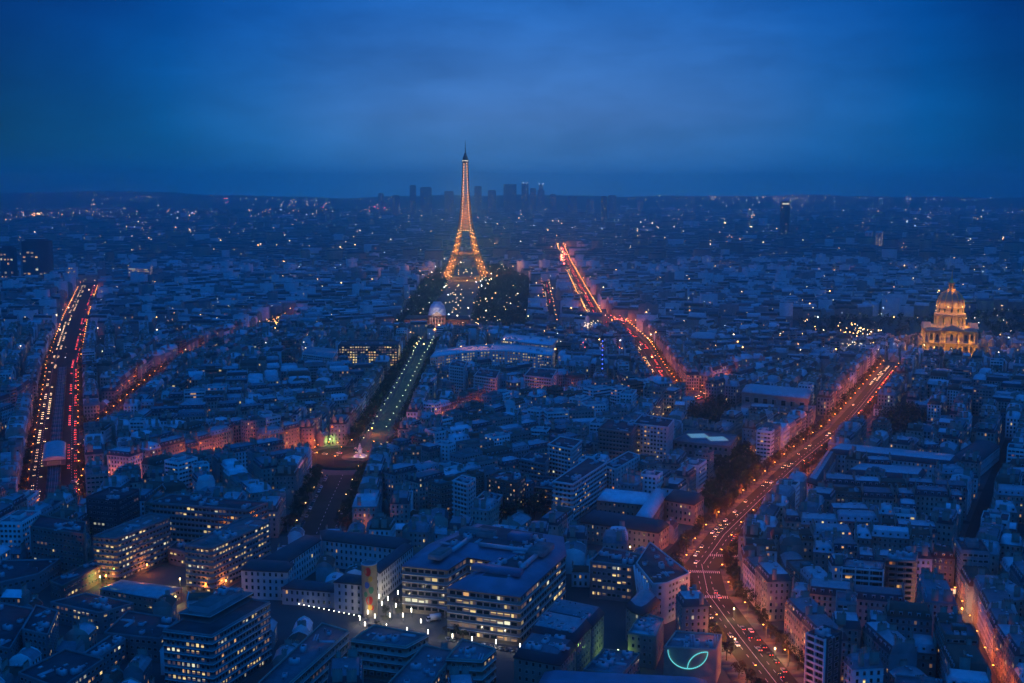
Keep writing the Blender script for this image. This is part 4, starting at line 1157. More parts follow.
for sx in (-1, 1):
    q = [(sx*13.1, -9), (sx*50, -9), (sx*50, 7), (sx*13.1, 7)]
    q = ccw(q)
    wm = MB(); wm.rings([(q, 0, 'pink'), (q, 17, 'pink'), (offset_poly(q, -.4), 17.1, 'slate'), (offset_poly(q, -.4), 17.7, 'slate'), (offset_poly(q, 4), 22.5, 'slate')], 'slate')
    wg = wm.build('wing', ms)
    for z in (4.5, 11.5):
        for i in range(9): new('window', WIN['lit_warm' if rnd.random() < .12 else 'glass'], wg, (sx*(16.5 + i*3.9), -9.02, z), 0, (1.8, 1, 3.6))
    light('facade_lamp', wg, (sx*22, -16, 4), 3000, (1, .34, .2), .5)
    light('facade_lamp', wg, (sx*40, -16, 4), 2600, (1, .34, .2), .5)
light('facade_lamp', pvo, (0, -24, 4), 7000, (1, .40, .24), .5)
light('dome_fill_light', pvo, (0, -24, 30), 9000, (1, .82, .75), .5)  # added light without a fixture, hung before the dome to brighten it
mark_poly([(MX-60, MY-5), (MX+60, MY-5), (MX+60, MY+30), (MX-60, MY+30)], 1)

# monument on the roundabout
mn = thing('monument', 'small white marble monument glowing on the dark roundabout island', 'monument', *ISL, z=zp+.2)
mb = MB(); mb.lathe([(5.2, 0, 'marble'), (5.2, .8, 'marble'), (4, .9, 'marble'), (4, 1.6, 'marble')], 24, 'marble'); mb.build('steps', mn)
mb = MB(); mb.rings([(sq(1.7), 1.6, 'marble'), (sq(1.5), 5.6, 'marble'), (sq(1.9), 5.9, 'marble'), (sq(1.9), 6.4, 'marble')], 'marble'); mb.build('plinth', mn)
mb = MB(); mb.lathe([(1.2, 6.4, 'marble'), (1.3, 7.4, 'marble'), (.8, 8.6, 'marble'), (.95, 9.4, 'marble'), (.35, 10.2, 'marble'), (.5, 10.7, 'marble'), (.1, 11.2, 'marble')], 12, 'marble'); mb.build('statue', mn)
for k in range(4): light('floodlight', mn, (6*math.cos(k*1.57+.5), 6*math.sin(k*1.57+.5), .6), 1700, (1, .85, .75), .3)

# railway viaduct down the middle of the west boulevard, with its station hall
vp = [p for p in SG['viaduct']['pts'] if p[1] < 1500][0:6]
va = thing('railway_viaduct', 'dark elevated railway viaduct between two bands of traffic', 'viaduct', *vp[0])
ox, oy = vp[0]
def at_along(pts, d):
    acc = 0
    for a, b in zip(pts, pts[1:]):
        l = math.hypot(b[0]-a[0], b[1]-a[1])
        if d <= acc + l: return a[0]+(b[0]-a[0])*(d-acc)/l, a[1]+(b[1]-a[1])*(d-acc)/l, math.atan2(b[1]-a[1], b[0]-a[0])
        acc += l
    return (*b, math.atan2(b[1]-a[1], b[0]-a[0]))
VL = plen(vp)
db = MB()
dm_ = MB(); dm_.box(0, 0, 5.4, 20.2, 9.5, 1.2, 'iron_dark', 'bitumen', bottom=True); dm_.box(0, 4.6, 6.6, 20.2, .3, 1.3, 'iron_dark'); dm_.box(0, -4.6, 6.6, 20.2, .3, 1.3, 'iron_dark')
dm_.box(0, 1.2, 6.6, 20.2, .16, .15, 'metal'); dm_.box(0, 2.6, 6.6, 20.2, .16, .15, 'metal'); dm_.box(0, -1.2, 6.6, 20.2, .16, .15, 'metal'); dm_.box(0, -2.6, 6.6, 20.2, .16, .15, 'metal')
dme = dm_.mesh('deck'); pm = MB(); pm.lathe([(.9, 0, 'lime'), (.75, 4.6, 'lime'), (1.2, 4.9, 'lime'), (1.2, 5.4, 'lime')], 12, 'lime'); pme = pm.mesh('pier')
for i in range(int(VL/20)):
    x, y, t = at_along(vp, i*20 + 10)
    new('deck', dme, va, (x-ox, y-oy, 0), t)
    x, y, t = at_along(vp, i*20)
    for s in (-1, 1): new('pier', pme, va, (x-ox-math.sin(t)*3.4*s, y-oy+math.cos(t)*3.4*s, 0), t)
x, y = G(59, 452, 12); best = min((abs(at_along(vp, d)[1]-y), d) for d in range(0, int(VL), 4))[1]
x, y, t = at_along(vp, best)
st = thing('station_hall', 'pale glazed railway station hall sitting on the viaduct', 'station', x, y, t, z=7.95)
mb = MB(); mb.prism([(-28, -8), (28, -8), (28, 8), (-28, 8)], 0, 4.4, 'zinc_dark', 'zinc_dark'); mb.build('wall', st)
mb = MB()
n = 10; pr = [(8.4*math.cos(math.pi*i/n), 4.45 + 3.0*math.sin(math.pi*i/n)) for i in range(n+1)]
for i in range(n): mb.face([(-29, pr[i][0], pr[i][1]), (29, pr[i][0], pr[i][1]), (29, pr[i+1][0], pr[i+1][1]), (-29, pr[i+1][0], pr[i+1][1])][::-1], 'zinc')
for sx in (-29, 29): mb.face([(sx, y_, z_) for y_, z_ in pr][::int(sx/abs(sx))], 'zinc_pale')
mb.build('roof', st)
for i in range(-5, 6): new('window', WIN['lit_dim'], st, (i*4.9, -8.02, 2.4), 0, (3.6, 1, 2.2))
new('window', WIN['lit_dim'], st, (-28.02, 0, 2.2), -math.pi/2, (10, 1, 2.4))

# construction crane with blue lights
x, y = G(602, 389)
cr_ = thing('tower_crane', 'slim tower crane outlined with small blue lamps above dark roofs', 'crane', x, y)
mb = MB()
for z in range(0, 54, 6):
    for sx in (-1, 1):
        for sy in (-1, 1): mb.beam((sx, sy, z), (sx, sy, z+6), .35, 'iron_dark')
    for sx in (-1, 1):
        mb.beam((-1, sx, z), (1, sx, z+6), .25, 'iron_dark'); mb.beam((sx, -1, z), (sx, 1, z+6), .25, 'iron_dark')
mb.build('mast', cr_)
mb = MB(); mb.box(0, 0, 54, 3, 3, 2.4, 'iron_dark'); mb.beam((0, 0, 56), (0, 0, 64), .6, 'iron_dark'); mb.build('cab', cr_)
mb = MB(); mb.beam((-14, 0, 56.6), (38, 0, 56.6), 1.0, 'iron_dark', .6); mb.beam((0, 0, 64), (34, 0, 57), .2, 'iron_dark'); mb.beam((0, 0, 64), (-13, 0, 57), .2, 'iron_dark'); mb.box(-12, 0, 53.5, 3, 2, 3, 'concrete'); mb.build('jib', cr_, rz=.5)
for z in range(8, 56, 5):
    mb = MB(); mb.ball(0, -1.3, z, .7, 'lamp_blue'); mb.build('blue_lamp', cr_)

# ------------------------------------------------------------------ far towers
def tower(label, px, pyb, pyt, d, wpx, dep=0.7, m='grey', lit=0.03, style=0, rot=0.0, cat='tower', nwin=24):
    """an office tower standing at distance d, its foot and head where the photo shows them"""
    u = (px - 512) / F; k = d
    def zat(py):
        v = -(py - 341.5)/F
        return H + k*(-B_ + v*A_)/(A_ + v*B_)
    depth = k*A_ - (zat((pyt+pyb)/2)-H)*B_
    x = u * depth; wd = wpx/F*depth; h = zat(pyt); dp = wd*dep
    t = thing('office_tower', label, cat, x, k, rot)
    mb = MB(); q = [(-wd/2, -dp/2), (wd/2, -dp/2), (wd/2, dp/2), (-wd/2, dp/2)]
    if style == 0: mb.rings([(q, -30, m), (q, h-4, m), (offset_poly(q, wd*.12), h-3.9, m), (offset_poly(q, wd*.12), h, m)], 'bitumen')
    elif style == 1: mb.rings([(q, -30, m), (q, h*.93, m), ([(a*.98, b*.5) for a, b in q], h, m)], 'bitumen')
    elif style == 2: mb.rings([(q, -30, m), (q, h*.8, m), (offset_poly(q, wd*.18), h*.8+.1, m), (offset_poly(q, wd*.18), h, m)], 'bitumen')
    else:
        c = [(wd/2*math.cos(2*math.pi*i/16), wd/2*math.sin(2*math.pi*i/16)) for i in range(16)]
        mb.rings([(c, -30, m), (c, h, m)], 'bitumen')
    mb.build('wall', t)
    if style == 2:
        a = MB(); a.beam((0, 0, h-.1), (0, 0, h*1.12), wd*.05, 'iron_dark'); a.build('antenna', t)
    fl = max(6, int(h/10)); nb = max(4, int(wd/8))
    for i in range(int(nwin*lit*10)):
        f, b = rnd.randrange(1, fl), rnd.randrange(nb)
        if style == 3: continue
        new('window', WIN[rnd.choice(('lit_yel', 'lit_white', 'lit_warm'))], t, (-wd/2 + wd*(b+.5)/nb, -dp/2-.03, h*.9*f/fl), 0, (wd/nb*.7, 1, h/fl*.45))
    return t, x, k, h, wd, dp
# west riverside towers
tower('dark riverside tower rising furthest left of its cluster', 9, 285, 246, 2500, 13, lit=.08, m='dark', style=0)
tower('wide dark slab tower in the riverside cluster', 38, 283, 239, 2500, 24, lit=.10, m='dark', style=0)
tower('slim grey tower between two dark riverside slabs', 23, 284, 237, 2600, 4, lit=.02, m='grey', style=0)
tower('short stepped riverside block beside the bright strip office', 72, 281, 263, 2550, 10, lit=.05, m='white', style=2)
# business district
BD = [(381, 209, 193, 5, .8, 0), (396, 210, 195, 7, .6, 0), (413, 211, 185, 6, .7, 0), (426, 210, 187, 11, .6, 0), (449, 211, 191, 9, .6, 1), (478, 209, 186, 7, .8, 0), (492, 209, 190, 8, .6, 0), (510, 212, 184, 13, .6, 1),
      (525, 212, 183, 7, .9, 0), (533, 213, 188, 6, .8, 0), (541, 212, 184, 7, .6, 2), (553, 210, 194, 6, .8, 0), (572, 210, 196, 9, .6, 0), (612, 209, 195, 8, .8, 0), (590, 210, 199, 7, .8, 0), (640, 211, 200, 6, .7, 0)]
BL = ['small pale tower standing first on the west edge of the business district', 'squat tower west of the business district cluster', 'slim tower at the west end of the business district', 'wide flat-topped tower west of the lattice tower', 'sloped-top tower just west of the lattice tower',
      'narrow tower just east of the lattice tower', 'low broad tower between lattice tower and bright slope-topped one', 'broadest slope-topped tower of the business district', 'tallest dark tower with two lamps on its roof', 'thin tower tucked behind the tallest pair',
      'stepped tower with antenna at the east of the cluster', 'low tower just outside the cluster on the east', 'broad low block east of the business district', 'solitary tower well east of the business district', 'low grey tower short of the solitary one', 'easternmost faint tower on the skyline']
for (px, b, t, w_, dp, sty), lb_ in zip(BD, BL):
    r = tower(lb_, px, b, t, 8300 + rnd.uniform(-500, 700), w_, dp, m='grey' if sty == 0 else 'concrete', lit=.10, style=sty, nwin=16)
    if px in (525, 541):
        for s in (-.3, .3):
            mb = MB(); mb.ball(r[4]*s, -r[5]/2, r[3]+1.5, 2.4, 'far_wht'); mb.build('roof_lamp', r[0])
hy = tower('lone dark hotel tower standing far right of the lattice tower', 785, 222, 201, 4600, 8.5, .5, m='dark', lit=.02, style=0)
mb = MB(); mb.box(0, -hy[5]/2-.3, hy[3]-14, hy[4]*.8, .5, 6, 'lit_white'); mb.build('roof_sign', hy[0])
tower('pale slab tower on the eastern plain', 604, 212, 196, 5600, 6, m='grey', lit=.05)

# ------------------------------------------------------------------ the ordinary houses: rows along every street, then rows behind them
def rect_cells(x, y, rz, w_, d_, shrink=1.15):
    nx, ny = max(2, int(w_/.9)), max(2, int(d_/.9))
    u = np.linspace(-w_/2 + shrink, w_/2 - shrink, nx); v = np.linspace(-d_/2 + shrink, d_/2 - shrink, ny)
    U, V = np.meshgrid(u, v)
    c, s = math.cos(rz), math.sin(rz)
    return ((x + U*c - V*s - OX0)/CS).astype(int).ravel(), ((y + U*s + V*c - OY0)/CS).astype(int).ravel()
def free(x, y, rz, w_, d_):
    i, j = rect_cells(x, y, rz, w_, d_)
    if i.min() < 0 or j.min() < 0 or i.max() >= OCC.shape[0] or j.max() >= OCC.shape[1]: return False
    return not OCC[i, j].any()
def take(x, y, rz, w_, d_):
    i, j = rect_cells(x, y, rz, w_, d_, 0.2)
    ok = (i >= 0) & (j >= 0) & (i < OCC.shape[0]) & (j < OCC.shape[1])
    OCC[i[ok], j[ok]] = 1
    OCB[i[ok], j[ok]] = 1
LOTS = []
WALLN = {'cream': 'cream', 'grey': 'grey', 'white': 'white', 'pink': 'pinkish', 'brick': 'brick'}
def in_view(x, y, m=60):
    p = proj(x, y, 12)
    return -m < p[0] < 1024 + m and p[1] < 790 and y > 430
ROWS = [(0, 13.5, 1), (24, 12, -1), (47, 13, 1), (70, 12, -1), (93, 13, 1), (116, 12, -1), (140, 13, 1), (163, 12, -1)]
CUTS = {}
COUNT = {}
for r, (off, dep, face) in enumerate(ROWS):
    for k, s in SG.items():
        if k.startswith('m') and r > 3: continue
        if k in ('bosquet', 'cross') and r > 2: continue
        for si, (a, b) in enumerate(zip(s['pts'], s['pts'][1:])):
            l = math.hypot(b[0]-a[0], b[1]-a[1])
            tx, ty = (b[0]-a[0])/l, (b[1]-a[1])/l
            for side in (-1, 1):                        # +1: right of the way we walk
                nx, ny = ty*side, -tx*side
                key = (k, si, side)
                if key not in CUTS:
                    cu = []; u = 0.0; nxt = rnd.uniform(60, 110)
                    while u < l:
                        w_ = rnd.uniform(15, 25)
                        if u > nxt: u += 9.0; nxt = u + rnd.uniform(70, 120)
                        cu.append((u, w_)); u += w_
                    CUTS[key] = cu
                for u, w_ in CUTS[key]:
                    dd = dep + rnd.uniform(-1.5, 2.0)
                    o = s['w']/2 + off + dd/2 + (0.4 if r == 0 else rnd.uniform(0, 2))
                    cx_, cy_ = a[0] + tx*(u+w_/2) + nx*o, a[1] + ty*(u+w_/2) + ny*o
                    if not in_view(cx_, cy_) or cy_ > 1640: continue
                    fx, fy = (-nx*face, -ny*face)          # the street front looks this way
                    rz = math.atan2(fy, fx) + math.pi/2
                    done = None
                    for ww_, sh in ((w_, 0), (w_*.55, -w_*.22), (w_*.55, w_*.22)):
                        x, y = cx_ + tx*sh, cy_ + ty*sh
                        if free(x, y, rz, ww_, dd): done = (x, y, ww_); break
                    if not done: continue
                    x, y, ww_ = done
                    take(x, y, rz, ww_, dd)
                    p = proj(x, y, 0)
                    modern = rnd.random() < (0.42 if 430 < p[0] < 660 and 395 < p[1] < 520 else 0.30 if p[1] > 470 and p[0] < 300 else 0.10)
                    h = rnd.choice((15, 17, 18, 18.5, 19, 19.5, 20, 21)) if not modern else rnd.choice((17, 20, 23, 26))
                    if r and not modern: h -= rnd.choice((0, 0, 1, 3, 6))
                    LOTS.append(dict(x=x, y=y, rz=rz, w=ww_, d=dd, h=h, modern=modern, k=k, side=side, row=r, walk=si*1000+u, dist=math.hypot(x, y),
                                     wall=rnd.choice(('cream', 'cream', 'cream', 'grey', 'white', 'pink')) if not modern else rnd.choice(('white', 'white', 'grey', 'pink', 'brick')),
                                     top=rnd.choice(('zinc', 'zinc', 'zinc', 'zinc_dark', 'zinc_pale', 'slate', 'tile'))))
# yards still empty: low workshops and courtyard houses
for _ in range(14000):
    y = 440 + 1150 * rnd.random() ** 1.0
    x = rnd.uniform(-0.52, 0.52) * y * 1.05
    if not in_view(x, y, 20): continue
    i, j = int((x-OX0)/CS), int((y-OY0)/CS)
    if not (0 <= i < OCC.shape[0] and 0 <= j < OCC.shape[1]) or OCC[i, j]: continue
    k = min(SG, key=lambda q: min(seg_dist(x, y, a, b) for a, b in zip(SG[q]['pts'], SG[q]['pts'][1:])))
    a, b = min(zip(SG[k]['pts'], SG[k]['pts'][1:]), key=lambda e: seg_dist(x, y, *e))
    rz = math.atan2(b[1]-a[1], b[0]-a[0]) + rnd.choice((0, math.pi/2))
    w_, d_ = rnd.uniform(8, 18), rnd.uniform(6.5, 11)
    if free(x, y, rz, w_, d_):
        take(x, y, rz, w_, d_)
        LOTS.append(dict(x=x, y=y, rz=rz, w=w_, d=d_, h=min(rnd.choice((5, 7, 9, 12, 14, 16)), 1.15*min(w_, d_)), modern=False, k=k, side=0, row=9, walk=0, dist=math.hypot(x, y), wall=rnd.choice(('cream', 'grey', 'pink', 'white')), top=rnd.choice(('zinc', 'zinc', 'zinc_dark', 'tile', 'zinc_pale'))))

for q in LOTS:
    BOXES.at(q['x'], q['y'], 0, q['rz']).box(0, 0, 0, q['w'], q['d'], q['h'] + (0.5 if q['modern'] else 2.5), 'dark')
bvh = BVHTree.FromPolygons([Vector(v) for v in BOXES.v], BOXES.f)
EYE = Vector((0, 0, H))
def seen(x, y, z):
    t = Vector((x, y, z)); d = t - EYE; l = d.length
    h = bvh.ray_cast(EYE, d / l, l - 1.2)
    return h[0] is None

def roof_profile(d, h, steep):
    a, b = (1.5, 3.4) if steep else (d*.2, 1.6)
    return [(-d/2 - .25, h), (-d/2 + a, h + b), (-d*.12, h + b + 1.5), (d*.12, h + b + 1.5), (d/2 - a, h + b), (d/2 + .25, h)]
def house_walls(mb, w_, d, h, wall, detail=True):
    q = [(-w_/2, -d/2), (w_/2, -d/2), (w_/2, d/2), (-w_/2, d/2)]
    mb.prism(q, 0, h, wall, wall)
    if detail:
        for z in ((4.0, h - 3.2, h - .35) if h > 12 else (h - .35,)):
            for s in (-1, 1): mb.box(0, s*(d/2 + .18), z, w_ - .04, .36, .32, wall, bottom=True)
def house_roof(mb, w_, d, h, slope, top, wall, steep=True, hip=False):
    x0, x1 = -w_/2 + .02, w_/2 - .02
    h += .02
    if steep and hip:                                     # steep slates on all four sides, a shallow zinc cap
        q = lambda a: [(x0 - .2 + a, -d/2 - .2 + a), (x1 + .2 - a, -d/2 - .2 + a), (x1 + .2 - a, d/2 + .2 - a), (x0 - .2 + a, d/2 + .2 - a)]
        mb.rings([(q(0), h, slope), (q(1.4), h + 3.5, top), (q(1.75), h + 3.7, top), (q(min(d*.36, w_*.36)), h + 4.7, top)], top)
        return
    a, b = (1.3, 3.5) if steep else (d*.16, 1.5)
    e = 1.2 if steep else 1.3
    pr = [(-d/2 - .25, h), (-d/2 + a, h + b), (0, h + b + e), (d/2 - a, h + b), (d/2 + .25, h)]
    ms_ = [slope, top, top, slope]
    for i in range(4):
        (y0, z0), (y1, z1) = pr[i], pr[i+1]
        mb.face([(x0, y0, z0), (x1, y0, z0), (x1, y1, z1), (x0, y1, z1)], ms_[i])
    # party walls stand a little above the roof, stepped
    for s in (-1, 1):
        xa, xb = (x0, x0 + .45) if s < 0 else (x1 - .45, x1)
        p = [(-d/2, h - .4), (-d/2 + .1, h + .5), (-d/2 + a + .1, h + b + .55), (0, h + b + e + .55), (d/2 - a - .1, h + b + .55), (d/2 - .1, h + .5), (d/2, h - .4)]
        A = [mb.p((xa, y, z)) for y, z in p]; B = [mb.p((xb, y, z)) for y, z in p]
        mb.f.append(A[::-1]); mb.m.append(wall); mb.f.append(B); mb.m.append(wall)
        for i in range(len(p) - 1):
            mb.f.append([A[i], A[i+1], B[i+1], B[i]]); mb.m.append(wall)
def chimney(mb, length, z0, z1):
    mb.box(0, 0, z0, .75, length, z1 - z0, 'stack'); mb.box(0, 0, z1, .95, length + .2, .18, 'stack')
    n = max(2, int(length/.7))
    for i in range(n): mb.box(0, -length/2 + (i+.5)*length/n, z1 + .18, .3, .3, .75, 'pot')
def dormer(mb, pane='glass'):
    mb.box(0, .9, 0, 1.5, 1.9, 1.9, 'zinc_pale'); mb.prism([(-.95, -.15), (.95, -.15), (.95, 1.9), (-.95, 1.9)], 1.9, 2.05, 'zinc', 'zinc')
    mb.face([(-.55, -.07, .25), (.55, -.07, .25), (.55, -.07, 1.7), (-.55, -.07, 1.7)], pane)
CH_M = {}
DOR = {}
for k in WIN:
    b = MB(); dormer(b, k); DOR[k] = b.mesh('dormer')
MESHC = {}
def cached(key, fn, name):
    if key not in MESHC:
        b = MB(); fn(b); MESHC[key] = b.mesh(name)
    return MESHC[key]

LOTS.sort(key=lambda q: q['dist'])
for q in LOTS: q['vis'] = any(seen(q['x'] + dx*q['w'], q['y'] + dy*q['d'], q['h'] + (0.8 if q['modern'] else 5.2)) for dx, dy in ((0, 0), (.3, 0), (-.3, 0), (0, -.3))) 
houses = [q for q in LOTS if not q['modern'] and q['row'] < 9 and q['vis']][:300]
sheds = [q for q in LOTS if q['row'] == 9 and q['vis']][:150]
blocks_ = [q for q in LOTS if q['modern'] and q['vis']][:110]
single = {id(q) for q in houses + sheds + blocks_}

# the label tells the row, the side and the place in it
groups = {}
for q in houses + blocks_:
    groups.setdefault((q['modern'], q['k'], q['side'], q['row']), []).append(q)
for kk, v in groups.items():
    v.sort(key=lambda q: q['walk'])
    for i, q in enumerate(v): q['ord'] = ordinal(i + 1)
gs = {}
for q in sheds: gs.setdefault(q['k'], []).append(q)
for v in gs.values():
    v.sort(key=lambda q: q['dist'])
    for i, q in enumerate(v): q['ord'] = ordinal(i + 1)
TOPN = {'zinc': 'zinc', 'zinc_dark': 'dull zinc', 'zinc_pale': 'pale zinc', 'slate': 'slate', 'tile': 'tiled'}
def label_for(q):
    st = SG[q['k']]['name']
    if q['row'] == 9: return f"low {WALLN[q['wall']]} yard house with {TOPN[q['top']]} roof, {q['ord']} along {st}"
    sd = 'right of' if q['side'] > 0 else 'left of'
    rw = '' if q['row'] == 0 else f" in {ordinal(q['row']+1)} row"
    if q['modern']: return f"{WALLN[q['wall']]} flat-roofed block, {q['ord']}{rw} {sd} {st}"
    return f"{WALLN[q['wall']]} {TOPN[q['top']]}-roofed house, {q['ord']}{rw} {sd} {st}"

def win_rows(q):
    """(local x, y, z, turn) of the window places, only on walls that face us: both long fronts, and the ends of free-standing houses"""
    res = []
    n = max(1, int((q['h'] - 3.6)/3.1))
    for a_, ln, off in ((0.0, q['w'], q['d']/2), (math.pi, q['w'], q['d']/2), (math.pi/2, q['d'], q['w']/2), (-math.pi/2, q['d'], q['w']/2)):
        if off == q['w']/2 and abs(math.sin(a_)) > .5 and not (q.get('hip') or q['modern']): continue
        t = q['rz'] + a_
        if math.sin(t)*(-q['x']) - math.cos(t)*(-q['y']) <= 0: continue
        nb = max(1, int((ln - 1.2)/2.5))
        for f in range(n + 1):
            z = 2.2 if f == 0 else 3.9 + (f - .5)*(q['h'] - 4.2)/n
            for i in range(nb):
                u = -ln/2 + .6 + (i+.5)*(ln-1.2)/nb
                res.append((u*math.cos(a_) + math.sin(a_)*off, u*math.sin(a_) - math.cos(a_)*off, z, a_))
    return res
def to_world(q, x, y):
    c, s = math.cos(q['rz']), math.sin(q['rz'])
    return q['x'] + x*c - y*s, q['y'] + x*s + y*c

def detailed_house(q, root=None, mb=None):
    w_, d, h = q['w'], q['d'], q['h']
    steep = q['row'] < 9 and h > 12
    slope = ('slate' if q['top'] in ('slate', 'zinc', 'zinc_dark') and rnd.random() < .65 else q['top']) if steep else q['top']
    top = q['top'] if q['top'] != 'slate' else 'zinc_dark'
    lit = 0.09
    free_end = False
    for s_ in (-1, 1):
        for v_ in (-.25, .25):
            X, Y = to_world(q, s_*(w_/2 + 2.5), v_*d)
            i_, j_ = int((X-OX0)/CS), int((Y-OY0)/CS)
            if not (0 <= i_ < OCB.shape[0] and 0 <= j_ < OCB.shape[1]) or not OCB[i_, j_]: free_end = True
    hip = q['hip'] = steep and free_end
    if root is not None:
        kw = (round(w_, 2), round(d, 2), h)
        b = MB(); house_walls(b, w_, d, h, q['wall']); b.build('wall', root)
        b = MB(); house_roof(b, w_, d, h, slope, top, q['wall'], steep, hip); rf = b.build('roof', root)
    else:
        house_walls(mb, w_, d, h, q['wall'], q['dist'] < 1000); house_roof(mb, w_, d, h, slope, top, q['wall'], steep, hip)
    zt = h + (4.9 if steep else 3.1)
    for s in (-1, 1):
        for yy in ((-d*.22, d*.2) if d > 10 and steep else (d*.05,)):
            if rnd.random() < .25: continue
            ln = rnd.choice((2.2, 3.2, 4.2)); zc = zt + rnd.uniform(.7, 2.0)
            if root is not None: new('chimney', cached(('c', ln), lambda b: chimney(b, ln, 0, 5.0), 'chimney'), rf, (s*(w_/2 - .5), yy, zc - 5.0))
            else: mb2 = mb; _chim(mb2, q, s*(w_/2 - .5), yy, ln, zc - 5.0)
    if rnd.random() < .5 and steep:                      # a stack across the middle of the roof
        zc = zt + 1.0
        if root is not None: new('chimney', cached(('c', 1.8), lambda b: chimney(b, 1.8, 0, 5.0), 'chimney'), rf, (rnd.uniform(-.2, .2)*w_, d*.1, zc - 5.0), math.pi/2)
    if steep:
        nd = max(2, int(w_/3.6))
        for s in (-1, 1):
            ox_, oy_ = -math.sin(q['rz'])*s, math.cos(q['rz'])*s
            if ox_*(-q['x']) + oy_*(-q['y']) <= 0: continue
            for i in range(nd):
                xx = -w_/2 + (i+.5)*w_/nd
                kd = lit_kind(.06)
                if root is not None: new('dormer', DOR[kd], rf, (xx, s*(d/2 - .35), h + .55), 0 if s < 0 else math.pi)
                elif q['dist'] < 1150:
                    X, Y = to_world(q, xx, s*(d/2 - .35))
                    T = mb.T; mb.at(X, Y, h + .55, q['rz'] + (0 if s < 0 else math.pi)); dormer(mb, kd); mb.T = T
    for i in range(rnd.choice((0, 1, 2, 3))):             # roof lights and hatches on the flat top
        xx, yy = rnd.uniform(-.35, .35)*w_, rnd.uniform(-.08, .08)*d
        if root is not None: new('roof_light', UNITS[4], rf, (xx, yy, zt - .05), rnd.choice((0, 1.57)), (.8, .8, .9))
        else: mb.box(xx, yy, zt - .1, 1.8, 1.3, .6, 'zinc_pale')
    for x, y, z, a_ in win_rows(q):
        kd = lit_kind(lit * (1.6 if z < 3 else 1))
        wx, wy = math.sin(a_), -math.cos(a_)                # outward
        if root is not None:
            if seen(*to_world(q, x + wx*.6, y + wy*.6), z + .8):
                new('window', WIN[kd], root, (x, y, z), a_, (1.25, 1, 1.95 if z > 3 else 2.4))
        elif q['dist'] < 1300 or kd != 'glass':
            if seen(*to_world(q, x + wx*.6, y + wy*.6), z + .8):
                c_, s_ = math.cos(a_)*.62, math.sin(a_)*.62
                ex_, ey_ = x + wx*.05, y + wy*.05
                mb.face([(ex_-c_, ey_-s_, z-1), (ex_+c_, ey_+s_, z-1), (ex_+c_, ey_+s_, z+1), (ex_-c_, ey_-s_, z+1)], kd)
def _chim(mb, q, x, y, ln, z):
    mb.box(x, y, z + 1, .75, ln, 4.0, 'stack'); mb.box(x, y, z + 5.0, .35, ln*.9, .7, 'pot')
def modern_block(q, root=None, mb=None):
    w_, d, h = q['w'], q['d'], q['h']
    b = MB() if root is not None else mb
    T = b.T
    rect = [(-w_/2, -d/2), (w_/2, -d/2), (w_/2, d/2), (-w_/2, d/2)]
    b.rings([(rect, 0, q['wall']), (rect, h+.8, q['wall']), (offset_poly(rect, .35), h+.8, q['wall']), (offset_poly(rect, .35), h+.02, q['wall'])], None)
    if root is not None: b.build('wall', root); b = MB()
    b.prism(offset_poly(rect, .36), h-.5, h+.04, 'bitumen', rnd.choice(('bitumen', 'gravel', 'zinc_dark')))
    if root is not None: b.build('roof', root)
    hw, hd = w_*rnd.uniform(.25, .5), d*.4
    if root is not None:
        p = MB(); p.box(0, 0, 0, hw, hd, 2.8, q['wall'], 'gravel'); p.build('roof_hut', root, (rnd.uniform(-.15, .15)*w_, 0, h+.05))
        for i in range(3): new('roof_unit', rnd.choice(UNITS[:4:3]), root, (rnd.choice((-.36, .36))*w_, rnd.uniform(-.3, .3)*d, h+.04))
    else: b.box(0, 0, h+.05, hw, hd, 2.8, q['wall'], 'gravel')
    ribbon = rnd.random() < .5
    for x, y, z, a_ in win_rows(q):
        kd = lit_kind(.09)
        wx, wy = math.sin(a_), -math.cos(a_)
        if not seen(*to_world(q, x + wx*.6, y + wy*.6), z + .8): continue
        ww_, wh = (2.4, 1.4) if ribbon else (1.6, 1.6)
        if root is not None: new('window', WIN[kd], root, (x, y, z), a_, (ww_, 1, wh))
        else:
            c_, s_ = math.cos(a_)*ww_/2, math.sin(a_)*ww_/2
            ex_, ey_ = x + wx*.05, y + wy*.05
            b.face([(ex_-c_, ey_-s_, z-.7), (ex_+c_, ey_+s_, z-.7), (ex_+c_, ey_+s_, z+.7), (ex_-c_, ey_-s_, z+.7)], kd)

for q in houses + sheds:
    o = thing('apartment_house' if q['row'] < 9 else 'yard_house', label_for(q), 'apartment house' if q['row'] < 9 else 'yard house', q['x'], q['y'], q['rz'], group='zinc-roofed houses of the near streets' if q['row'] < 9 else 'low houses in the yards')
    detailed_house(q, o)
for q in blocks_:
    o = thing('flat_roofed_block', label_for(q), 'apartment block', q['x'], q['y'], q['rz'], group='flat-roofed blocks among the older houses')
    modern_block(q, o)
rest = MB()
for q in LOTS:
    if id(q) in single: continue
    rest.at(q['x'], q['y'], 0, q['rz'])
    (modern_block if q['modern'] else detailed_house)(q, None, rest)
tag(rest.at().build('distant_houses'), 'dense mass of further zinc-roofed houses beyond the near streets', kind='stuff')

